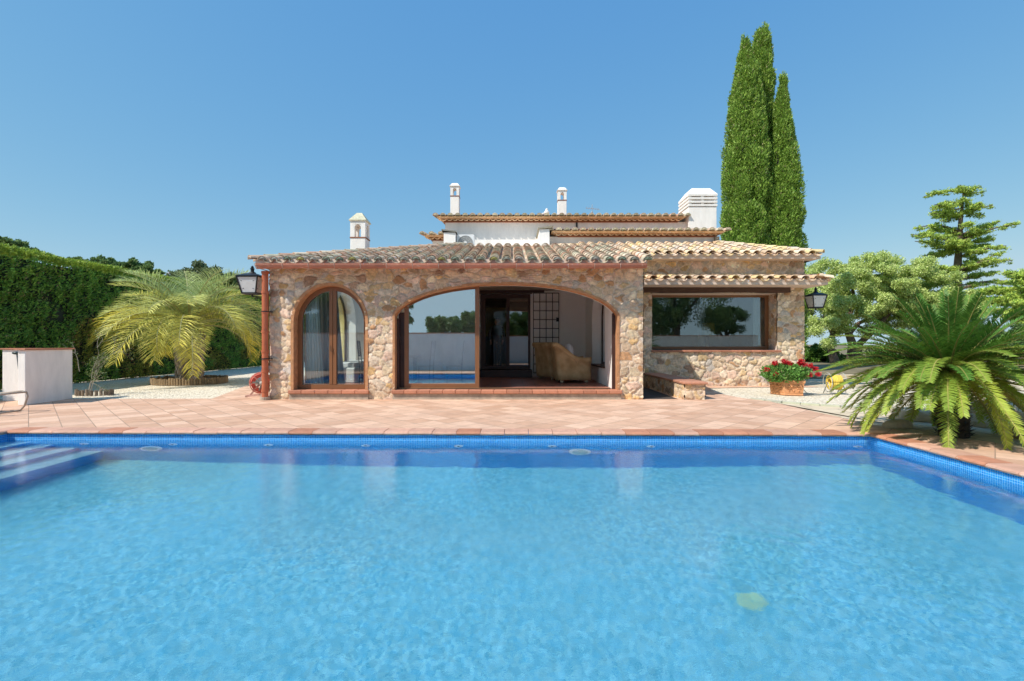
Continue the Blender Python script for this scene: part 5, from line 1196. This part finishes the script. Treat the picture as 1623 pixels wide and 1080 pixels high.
def cedar(name, px, Y, br, zb, n, lab, seed=1, top=(1528, 297)):
    r = random.Random(seed); base = W(px, HY, Y); x0 = base.x; t = thing(name, (x0, Y, 0), lab, 'cedar tree', 'blue sky cedars at the right')
    ztop = W(*top, Y).z; xt = W(*top, Y).x
    b = MB(); b.tube([(x0, Y, 0), (x0, Y, ztop * .5), (x0 + (xt - x0) * .5, Y, ztop * .8), (xt, Y, ztop)], [.42, .30, .16, .03], 10)
    P = []; S_ = []
    def branch(tip, rz):
        tx, ty, tz = tip; z0 = rz; p0 = Vector((x0 + (xt - x0) * (z0 / ztop) ** 2, Y, z0)); p1 = Vector(tip); L = (p1 - p0).length; bow = r.uniform(-.05, .12)
        pts = []
        for i in range(9): s = i / 8; p = p0.lerp(p1, s) + Vector((0, 0, math.sin(s * 3.14) * L * bow)); pts.append(p)
        b.tube(pts, [.10 * (1 - s * .85) * min(1, L / 4) + .015 for s in [i / 8 for i in range(9)]], 6)
        side = (p1 - p0).cross(Vector((0, 0, 1))).normalized()
        for k in range(int(L * 9)):
            s = r.uniform(.18, 1.0); q = pts[min(8, int(s * 8))].lerp(pts[min(8, int(s * 8) + 1)], s * 8 % 1 if s < 1 else 0)
            wd = L * .20 * (1 - s * .6); P.append(tuple(q + side * r.uniform(-wd, wd) + Vector((0, 0, r.uniform(-.24, .14))))); S_.append(r.uniform(.14, .40) * (1.1 - .5 * s))
    for (tx, ty, rp) in br:
        p = W(tx, ty, Y); p.y += r.uniform(-1.4, 1.4); branch(p, W(px, rp, Y).z)
    nb = len(br)
    for k in range(int(nb * .55)):
        z = r.uniform(zb, ztop * .93); f = 1 - (z / ztop); L = 1.0 + 6.0 * f ** .8 * r.uniform(.6, 1); a = r.uniform(0, 6.28)
        if abs(math.cos(a)) > .55: a = math.pi / 2 * (1 if r.random() < .5 else -1) + r.uniform(-.5, .5)
        branch(Vector((x0 + L * math.cos(a), Y + L * math.sin(a), z + .2)), z)
    b.build('trunk', M['bark'], t)
    P = np.array(P); S_ = np.array(S_); i = rng.choice(len(P), n, p=S_ ** 2 / (S_ ** 2).sum()); d = sphere_dirs(n)
    Q = P[i] + d * (S_[i] * np.abs(rng.normal(.55, .42, n)))[:, None] * np.array((1.3, 1.3, .55))
    C = colmix(n, [(.38, .50, .09), (.50, .60, .12), (.18, .31, .08)], [4, 4, 1.5], .2)
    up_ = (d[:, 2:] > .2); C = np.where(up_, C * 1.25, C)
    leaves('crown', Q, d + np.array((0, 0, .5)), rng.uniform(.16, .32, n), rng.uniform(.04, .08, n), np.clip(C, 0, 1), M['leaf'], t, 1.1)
BR = [(1484, 305, 306), (1555, 307, 309), (1500, 301, 303), (1540, 302, 305), (1462, 331, 324), (1470, 341, 340), (1500, 322, 322), (1545, 328, 330), (1551, 343, 340), (1505, 348, 345), (1458, 360, 368), (1480, 366, 372), (1566, 356, 372), (1605, 357, 385), (1585, 352, 385), (1590, 372, 392), (1430, 377, 392), (1445, 384, 396), (1480, 388, 395), (1585, 386, 402), (1545, 392, 398),
      (1470, 405, 392), (1474, 418, 400), (1540, 412, 404), (1454, 426, 432), (1470, 432, 436), (1581, 402, 430), (1583, 418, 436), (1560, 408, 430), (1590, 430, 445), (1484, 448, 452), (1500, 455, 458), (1560, 445, 452), (1592, 452, 460), (1540, 462, 465), (1470, 462, 470)]
cedar('cedar_tree', 1517, 42.0, BR, 3.0, 62000, 'tall layered cedar with open top against the sky at the right', 2)
BR2 = [(1595, 438, 440), (1605, 432, 436), (1650, 430, 436), (1600, 452, 450), (1590, 470, 474), (1660, 450, 452), (1600, 478, 480), (1585, 486, 490), (1670, 470, 476), (1570, 500, 505), (1680, 490, 495), (1610, 460, 462), (1640, 445, 448)]
cedar('cedar_tree', 1630, 30.0, BR2, 1.5, 60000, 'lower cedar cut off by the right edge of the picture', 4, top=(1632, 428))
HOLM = [(.17, .27, .08), (.23, .33, .10), (.29, .38, .13), (.12, .19, .06)]
def far_tree(px, py, rpx, Y, lab, n=14000, cols=HOLM, seed=0, grp='trees beyond the hedge'):
    r = random.Random(seed); c = W(px, py, Y); rr = rpx * Y / F; bl_ = []
    for k in range(70): a = r.uniform(0, 6.28); q = r.random() ** .5; bl_.append((c.x + rr * q * math.cos(a), Y + rr * .6 * r.uniform(-1, 1), c.z + rr * .6 * q * math.sin(a) * (1 if math.sin(a) > 0 else .8), rr * r.uniform(.12, .24)))
    z0 = c.z - rr * .5
    crown_tree('broadleaf_tree', c.x, Y, bl_, n, cols, [4, 3, 2, 3], lab, 'tree', grp, lsz=.006 * Y, trunk=[([(c.x, Y, 0), (c.x + .2, Y, z0 * .6), (c.x, Y, c.z)], [.3, .22, .08]), ([(c.x, Y, z0 * .6), (c.x + rr * .5, Y, c.z)], [.16, .05]), ([(c.x, Y, z0 * .6), (c.x - rr * .5, Y, c.z)], [.16, .05])], hollow=.2)
far_tree(8, 400, 34, 30, 'dark tree top peeping over the hedge at the left edge', seed=1)
far_tree(155, 428, 30, 42, 'round bushy tree top above the middle of the hedge', seed=2)
far_tree(212, 432, 30, 45, 'low dark tree top above the hedge left of the palm', seed=3)
far_tree(120, 416, 10, 36, 'tiny tree tip just over the hedge', 4000, seed=14)
far_tree(330, 455, 50, 48, 'broad grey green tree behind the palm beside the small villa', 22000, [(.15, .20, .09), (.21, .26, .12), (.26, .29, .13), (.10, .14, .07)], 4)
far_tree(378, 470, 46, 44, 'lighter green tree behind the left lantern', 22000, [(.20, .28, .09), (.26, .32, .10), (.17, .23, .08), (.12, .17, .05)], 5)
far_tree(285, 480, 44, 40, 'low green tree directly behind the palm crown', 16000, [(.17, .25, .07), (.23, .30, .08), (.17, .23, .08), (.12, .17, .05)], 6)
far_tree(1292, 568, 34, 36, 'dark green shrub under the pale pine right of the planter', 16000, [(.10, .22, .04), (.15, .29, .05), (.18, .34, .05), (.07, .14, .03)], 7, 'shrubs under the pines')
far_tree(1345, 582, 30, 34, 'low green shrub behind the sago palm, left side', 14000, [(.10, .19, .05), (.15, .23, .07), (.22, .29, .09), (.07, .12, .03)], 8, 'shrubs under the pines')
far_tree(1405, 575, 38, 38, 'grey green shrub between pine trunks and sago palm', 14000, [(.15, .21, .09), (.20, .26, .11), (.24, .29, .12), (.09, .14, .05)], 9, 'shrubs under the pines')
far_tree(1570, 545, 46, 28, 'dense green bush behind the sago palm at the right edge', 18000, [(.10, .19, .05), (.15, .23, .07), (.22, .29, .09), (.07, .12, .03)], 10, 'shrubs under the pines')
far_tree(1480, 550, 44, 35, 'dense green bush behind the middle of the sago palm', 18000, [(.10, .19, .05), (.15, .23, .07), (.22, .29, .09), (.07, .12, .03)], 11, 'shrubs under the pines')
# far villa
t = thing('distant_villa', (W(297, 430, 62).x, 62, 0), 'small distant villa with an orange hipped roof above the hedge', 'house')
p = W(297, 430, 62); b = MB(); b.box(p.x - 1.7, 62, 0, p.x + 3.0, 67, p.z - .35); b.build('wall', mat('salmon_wall', (.62, .36, .24), .9), t)
b = MB(); z = p.z - .32; vs = [(p.x - 2.3, 61.4, z), (p.x + 3.6, 61.4, z), (p.x + 3.6, 67.6, z), (p.x - 2.3, 67.6, z), (p.x - .1, 64, z + .85), (p.x + 1.2, 64, z + .85)]; b.add(vs, [(0, 1, 5, 4), (1, 2, 5), (2, 3, 4, 5), (3, 0, 4), (3, 2, 1, 0)], (.62, .34, .22)); b.build('roof', M['tile'], t)

# small straggly bush by the white block
bp = G(142, 627); t = thing('straggly_bush', tuple(bp), 'leggy sparse bush with pale twigs right of the white block', 'bush')
b = MB(); tips = []; rr_ = random.Random(8)
def twig(p, d, L, r, dep):
    pts = [p]; 
    for k in range(5): d = (d + Vector([rr_.gauss(0, .16) for _ in range(3)])).normalized(); pts.append(pts[-1] + d * L / 5)
    b.tube(pts, [r * (1 - .12 * k) for k in range(6)], 6, (.32, .27, .20)); tips.append((pts[-1], dep))
    if dep < 3:
        for k in range(rr_.choice((2, 3))): twig(pts[rr_.choice((3, 4, 5))], (d + Vector([rr_.gauss(0, .55), rr_.gauss(0, .5), rr_.gauss(.1, .4)])).normalized(), L * .72, r * .6, dep + 1)
twig(bp, Vector((-.55, 0, 1)), .75, .014, 0); twig(bp, Vector((.35, .1, 1)), .45, .012, 0); twig(bp, Vector((-.1, -.2, .8)), .4, .012, 1); twig(bp + Vector((-.25, 0, .6)), Vector((-.1, 0, 1)), .5, .010, 2)
b.build('twigs', M['vcol'], t)
T_ = np.array([tuple(p) for p, d in tips]); n = 700; i = rng.integers(0, len(T_), n); P = T_[i] + rng.normal(0, .045, (n, 3))
leaves('foliage', P, sphere_dirs(n) + np.array((0, 0, .6)), rng.uniform(.03, .06, n), rng.uniform(.015, .025, n), colmix(n, [(.22, .26, .08), (.14, .19, .06), (.35, .36, .22)], [3, 3, 1]), M['leaf'], t)
t = thing('log_edging', (bp.x, bp.y, 0), 'short log stub border at the foot of the straggly bush', 'planter edging')
b = MB()
for k in range(16): a = R(-150 + k * 15); x, y = bp.x + .02 + .42 * math.cos(a), bp.y + .12 + .22 * math.sin(a); g = rr_.uniform(.7, 1.2); b.tube([(x, y, 0), (x, y, .13 + rr_.uniform(-.02, .04))], .035, 8, (.24 * g, .18 * g, .13 * g))
b.build('logs', M['log'], t)

# ------------------------------------------------------------------ white block, hoses, lounger
t = thing('white_garden_block', (-10.6, 10.8, 0), 'white rendered garden block with a thin clay tile cap at the left', 'wall')
b = MB(); b.add([(-10.39, 10.16, 0), (-10.23, 10.16, 0), (-10.41, 11.45, 0), (-10.60, 11.45, 0), (-10.39, 10.16, 1.165), (-10.23, 10.16, 1.165), (-10.41, 11.45, 1.165), (-10.60, 11.45, 1.165)], [(3, 2, 1, 0), (4, 5, 6, 7), (0, 1, 5, 4), (1, 2, 6, 5), (2, 3, 7, 6), (3, 0, 4, 7)])
b.box(-11.55, 10.95, 0, -10.565, 11.10, 1.165); b.build('rendered_wall', M['white'], t, bevel=.012)
b = MB(); b.add([(-10.42, 10.12, 1.168), (-10.20, 10.12, 1.168), (-10.385, 11.48, 1.168), (-10.62, 11.48, 1.168), (-10.42, 10.12, 1.20), (-10.20, 10.12, 1.20), (-10.385, 11.48, 1.20), (-10.62, 11.48, 1.20)], [(3, 2, 1, 0), (4, 5, 6, 7), (0, 1, 5, 4), (1, 2, 6, 5), (2, 3, 7, 6), (3, 0, 4, 7)]); b.box(-11.58, 10.92, 1.168, -10.60, 11.13, 1.198); b.build('clay_cap', M['terra'], t)
t = thing('hand_shower', (-10.9, 10.85, 0), 'dark grey hoses crossing on the side of the white block', 'hose')
for hx, xx in ((-11.12, ((-11.02, .30), (-10.92, .10))), (-10.76, ((-10.88, .42), (-11.02, .15)))):
    b = MB(); b.tube([(hx, 10.86, 1.08), (hx + (.04 if hx < -11 else -.02), 10.86, .75), (xx[0][0], 10.86, xx[0][1] + .1), (xx[0][0], 10.86, xx[0][1]), (xx[1][0], 10.86, xx[1][1])], .018, 8); b.build('hose', mat('grey_rubber', (.10, .12, .13), .5), t)
    b = MB(); b.ball((hx - .03, 10.86, 1.09), .075, .05, .035); b.build('nozzle', mat('dark_plastic', (.03, .05, .05), .4), t, smooth=True)
t = thing('sun_lounger', (-10.0, 8.9, 0), 'tubular sun lounger with pale brown frame, its end peeking in at the left edge', 'sun lounger')
b = MB(); fcol = (.42, .34, .27)
for y in (8.55, 9.2):
    b.tube([(-11.3, y, .34), (-9.65, y, .36), (-9.33, y, .40), (-9.24, y, .37), (-9.22, y, .30), (-9.28, y, .12), (-9.36, y, .03), (-9.55, y, .015)], .017, 10, fcol)
b.tube([(-9.36, 8.55, .03), (-9.36, 9.2, .03)], .015, 8, fcol); b.tube([(-9.24, 8.55, .38), (-9.24, 9.2, .38)], .015, 8, fcol); b.tube([(-11.3, 8.55, .34), (-11.3, 8.55, .02)], .015, 8, fcol); b.tube([(-11.3, 9.2, .34), (-11.3, 9.2, .02)], .015, 8, fcol)
b.build('frame', M['vcol'], t, smooth=True); b = MB(); b.box(-11.25, 8.57, .345, -9.7, 9.18, .355); b.build('sling', mat('grey_sling', (.35, .36, .36), .9), t)

# ------------------------------------------------------------------ hose reels
def torus(b, c, ax, R0, r, n=26, k=8, col=None, a0=0, a1=6.2832):
    c = Vector(c); ax = Vector(ax).normalized(); u = ax.cross(Vector((0, 0, 1))).normalized(); v = ax.cross(u)
    b.tube([c + (u * math.cos(a0 + (a1 - a0) * i / n) + v * math.sin(a0 + (a1 - a0) * i / n)) * R0 for i in range(n + 1)], r, k, col)
c = Vector((-6.15, 11.85, .34)); t = thing('hose_reel', (c.x, c.y, 0), 'red garden hose reel on a pale tubular frame beside the downpipe', 'hose reel')
ax = Vector((.5, -.86, 0)).normalized(); b = MB()
for k in range(5):
    for j in range(3): torus(b, c + ax * (-.08 + k * .036), ax, .15 + j * .03 + random.uniform(-.004, .004), .015, 26, 6, tuple(np.array((.55, .10, .07)) * random.uniform(.8, 1.2)))
b.build('hose', M['vcol'], t, smooth=True)
b = MB()
for s in (-.11, .11):
    torus(b, c + ax * s, ax, .25, .011, 26, 6, (.52, .16, .12))
    u = ax.cross(Vector((0, 0, 1))).normalized()
    for k in range(4): a = k * math.pi / 4; d = u * math.cos(a) + Vector((0, 0, 1)) * math.sin(a); b.tube([c + ax * s - d * .25, c + ax * s + d * .25], .008, 5, (.40, .20, .16))
b.build('drum', M['vcol'], t, smooth=True)
b = MB(); pc1 = (.50, .44, .34)
b.tube([c + ax * .12, c + ax * .12 + Vector((.04, 0, .35)), c + ax * .12 + Vector((.08, 0, .63)), c + ax * .12 + Vector((.12, 0, .69)), c + ax * .12 + Vector((.30, 0, .69)), c - ax * .12 + Vector((.30, 0, .66)), c - ax * .12 + Vector((.05, 0, .3)), c - ax * .12], .013, 7, pc1)
for s in (-.12, .12): b.tube([c + ax * s, c + ax * s + Vector((-.28, 0, -.31)), c + ax * s + Vector((-.38, -.02, -.33)), c + ax * s + Vector((-.1, 0, -.29)), c + ax * s + Vector((.12, 0, -.30)), c + ax * s], .011, 7, (.45, .25, .20))
b.build('stand', M['vcol'], t, smooth=True)
b = MB(); b.ball(c + ax * .15, .06, .06, .05, 10, 6, (.42, .40, .36)); b.tube([c + ax * .15, c + ax * .24 + Vector((-.10, 0, .02)), c + ax * .24 + Vector((-.22, 0, .03))], .014, 6, (.12, .13, .11)); b.tube([c + ax * .15, c + ax * .2 + Vector((-.06, 0, -.18))], .016, 6, (.2, .19, .17)); b.build('crank', M['vcol'], t, smooth=True)
c = Vector((8.35, 12.5, .30)); t = thing('hose_reel', (c.x, c.y, 0), 'yellow hose reel on a grey wire frame right of the flower box', 'hose reel')
ax = Vector((1, -.15, 0)).normalized(); b = MB()
for k in range(7):
    for j in range(3): torus(b, c + ax * (-.12 + k * .038), ax, .11 + j * .034, .018, 22, 6, tuple(np.array((.85, .62, .10)) * random.uniform(.8, 1.1)))
b.build('hose', M['vcol'], t, smooth=True); b = MB(); gcol = (.42, .42, .38)
for s in (-.17, .17): torus(b, c + ax * s, ax, .24, .011, 24, 6, gcol); b.tube([c + ax * s, c + ax * s + Vector((0, -.18, -.30))], .011, 6, gcol); b.tube([c + ax * s, c + ax * s + Vector((0, .18, -.30))], .011, 6, gcol)
b.tube([c + ax * -.17 + Vector((0, -.18, -.29)), c + Vector((-.45, -.25, -.29)), c + Vector((-.85, -.25, -.28)), c + Vector((-.95, -.1, -.1)), c + Vector((-.75, 0, .02)), c + ax * -.17], .010, 6, gcol)
b.build('stand', M['vcol'], t, smooth=True)

# ------------------------------------------------------------------ flower box
t = thing('flower_box', (7.0, 12.35, 0), 'square terracotta planter with garland relief by the wing wall', 'planter')
A = Vector((6.84, 12.15, 0)); Rr = Vector((7.29, 12.02, 0)); Ll = Vector((6.70, 12.62, 0)); D_ = Rr + Ll - A
ctr = (A + D_) / 2
def ringz(z, s): return [ctr + (p - ctr) * s + Vector((0, 0, z)) for p in (A, Rr, D_, Ll)]
b = MB(); rings = [(0, .90), (.02, .93), (.04, .90), (.30, .97), (.31, 1.02), (.37, 1.04), (.38, 1.03), (.38, .9), (.30, .86)]
vs = []
for z, s in rings: vs += ringz(z, s)
b.add(vs, [(i * 4 + k, i * 4 + (k + 1) % 4, i * 4 + 4 + (k + 1) % 4, i * 4 + 4 + k) for i in range(len(rings) - 1) for k in range(4)] + [(3, 2, 1, 0)]); b.build('pot', M['clay_pot'], t, bevel=.006)
b = MB()
for p, q, w_ in ((A, Rr, .47), (Ll, A, .49)):
    d = (q - p).normalized(); nrm = Vector((d.y, -d.x, 0)); 
    def at(s, z, o=.0): sc = .90 + .07 * z / .3; pp = ctr + (p + (q - p) * s - ctr) * sc; return pp + Vector((0, 0, z)) + nrm * o
    for s in [k / 10 for k in range(1, 10)]:
        z = .14 + .10 * abs(math.cos(s * math.pi * 2)); r = random.uniform(.016, .028); b.ball(at(s, z), r, r, r * .9, 8, 6)
    for s in (.25, .5, .75): b.ball(at(s, .235), .03, .03, .035, 8, 6); b.ball(at(s, .12), .022, .022, .03, 8, 6)
    for s0, s1 in ((.06, .94),):
        for z in (.07, .28): b.tube([at(s0, z), at(s1, z)], .007, 6)
b.build('garland_relief', M['clay_pot'], t, smooth=True)
g = thing('geraniums', (7.0, 12.35, .35), 'bushy geraniums with bright red flower heads in the terracotta planter', 'flowers')
n = 5200; d = sphere_dirs(n); Pg = np.array((6.98, 12.33, .55)) + d * np.array((.62, .42, .27)) * (rng.uniform(.35, 1, n) ** .6)[:, None] * (1 + .15 * wob(d[:, 0] * 3, d[:, 1] * 3, d[:, 2] * 3, 2, 4))[:, None]
Pg[:, 2] = np.maximum(Pg[:, 2], .33)
leaves('foliage', Pg, d + np.array((0, 0, .8)), rng.uniform(.035, .065, n), rng.uniform(.03, .05, n), colmix(n, [(.16, .36, .07), (.22, .44, .10), (.11, .22, .05), (.40, .46, .16)], [4, 3, 2, .6]), M['leaf'], g, .6)
stb_ = MB()
for px, py in ((1215, 586), (1228, 576), (1229, 588), (1230, 594), (1247, 576), (1252, 577), (1254, 589), (1268, 576), (1275, 578), (1276, 591), (1285, 580), (1292, 585), (1297, 593), (1283, 594), (1270, 573), (1243, 573)):
    p = W(px, py, 12.05 + random.uniform(0, .25)); m = 130; dd = sphere_dirs(m); PP = np.array(tuple(p)) + dd * rng.uniform(.02, .085, m)[:, None] * np.array((1, 1, .75))
    leaves('flower_head', PP, dd, .034, .03, colmix(m, [(.62, .02, .03), (.75, .05, .06), (.42, .01, .02)], [3, 2, 1]), M['leaf'], g, .4)
    stb_.tube([tuple(p), (p.x * .6 + 6.98 * .4, 12.33, .45)], .005, 5, (.12, .2, .05))
stb_.build('stems', M['vcol'], g)

# ------------------------------------------------------------------ boulders by the sago palm
def rock(c, sx_, sy_, sz_, seed, lab):
    r = random.Random(seed); b = MB(); b.ball((0, 0, 0), sx_, sy_, sz_, 18, 12)
    vv = []
    for v in b.v:
        k = 1 + .16 * math.sin(v[0] * 7 + seed) * math.cos(v[1] * 6 + seed * 2) + .10 * math.sin(v[2] * 13 + v[0] * 9 + seed)
        x, y, z = v[0] * k, v[1] * k, v[2] * k; z = min(z, sz_ * .72 + .05 * sz_ * math.sin(x * 9)); vv.append((c[0] + x, c[1] + y, max(0, c[2] + z)))
    b.v = vv; tag(b.build('boulder', M['rock'], smooth=False), lab, 'boulder', 'sandstone boulders around the sago palm')
for c, s, lab in (((7.85, 7.6, .08), (.55, .4, .42), 'large flat pale boulder right of the sago palm'), ((7.0, 8.3, .05), (.42, .3, .20), 'flat pale boulder behind the sago palm'), ((5.98, 7.52, .02), (.22, .16, .12), 'small brown stone at the back left foot of the sago palm'),
                  ((8.6, 8.9, .1), (.7, .5, .5), 'rear right sandstone boulder partly hidden by fronds'), ((7.3, 6.6, .03), (.34, .26, .22), 'low dark boulder at the lower right of the sago palm'), ((5.63, 7.75, .0), (.13, .1, .07), 'tiny stone by the left foot of the sago palm')):
    rock(c, *s, random.randint(1, 90), lab)

# low wall / path edge at the right background and a pale terrace beyond
t = MB(); a = G(1288, 598); t.box(a.x, a.y - .3, 0, 34, a.y + .1, .10); tag(t.build('path_kerb', M['path']), kind='structure')

# ------------------------------------------------------------------ what the glass reflects: the garden behind the camera
t = thing('garden_wall', (0, -.5, 0), 'long low white rendered wall along the near side of the pool', 'wall')
b = MB(); b.box(-20, -.85, 0, 16, -.62, 1.80); b.build('rendered_wall', M['white'], t, bevel=.01); b = MB(); b.box(-20, -.88, 1.802, 16, -.59, 1.84); b.build('clay_cap', M['terra'], t)
def rear_tree(x, y, z, r, lab, n=14000, seed=0, trunkr=.2):
    rr = random.Random(seed); bl_ = [(x + r * rr.uniform(-1, 1), y + r * .7 * rr.uniform(-1, 1), z + r * .6 * rr.uniform(-1, 1), r * rr.uniform(.14, .28)) for _ in range(60)]
    crown_tree('broadleaf_tree', x, y, bl_, n, HOLM, [4, 3, 2, 3], lab, 'tree', 'trees behind the garden wall', lsz=.13, trunk=[([(x, y, 0), (x + .2, y, z * .5), (x, y, z)], [trunkr, trunkr * .8, .06]), ([(x, y, z * .5), (x + r * .6, y, z)], [trunkr * .5, .05]), ([(x, y, z * .5), (x - r * .6, y, z)], [trunkr * .5, .05])], hollow=.2)
rear_tree(-4.3, -8, 2.2, 1.1, 'round tree behind the garden wall, near the middle', seed=21)
rear_tree(-2.6, -9, 2.5, 1.2, 'second round tree behind the garden wall', seed=22)
rear_tree(-7.6, -8, 3.4, 1.1, 'narrow dark tree behind the garden wall', seed=23)
rear_tree(-13, -9, 3.2, 1.9, 'large dark tree behind the left end of the garden wall', 20000, seed=24)
rear_tree(13.0, -8, 5.6, 4.2, 'big dark pine like tree behind the right part of the garden wall', 40000, seed=25, trunkr=.4)
rear_tree(10.5, -5, 3.0, 1.6, 'low tree under the big dark tree behind the wall', 16000, seed=26)
rear_tree(1.1, -8, 3.0, 1.6, 'rounded tree behind the garden wall, right of the middle', 16000, seed=28)
rear_tree(17.5, -9, 3.2, 1.6, 'small tree at the far right behind the wall', 12000, seed=27)
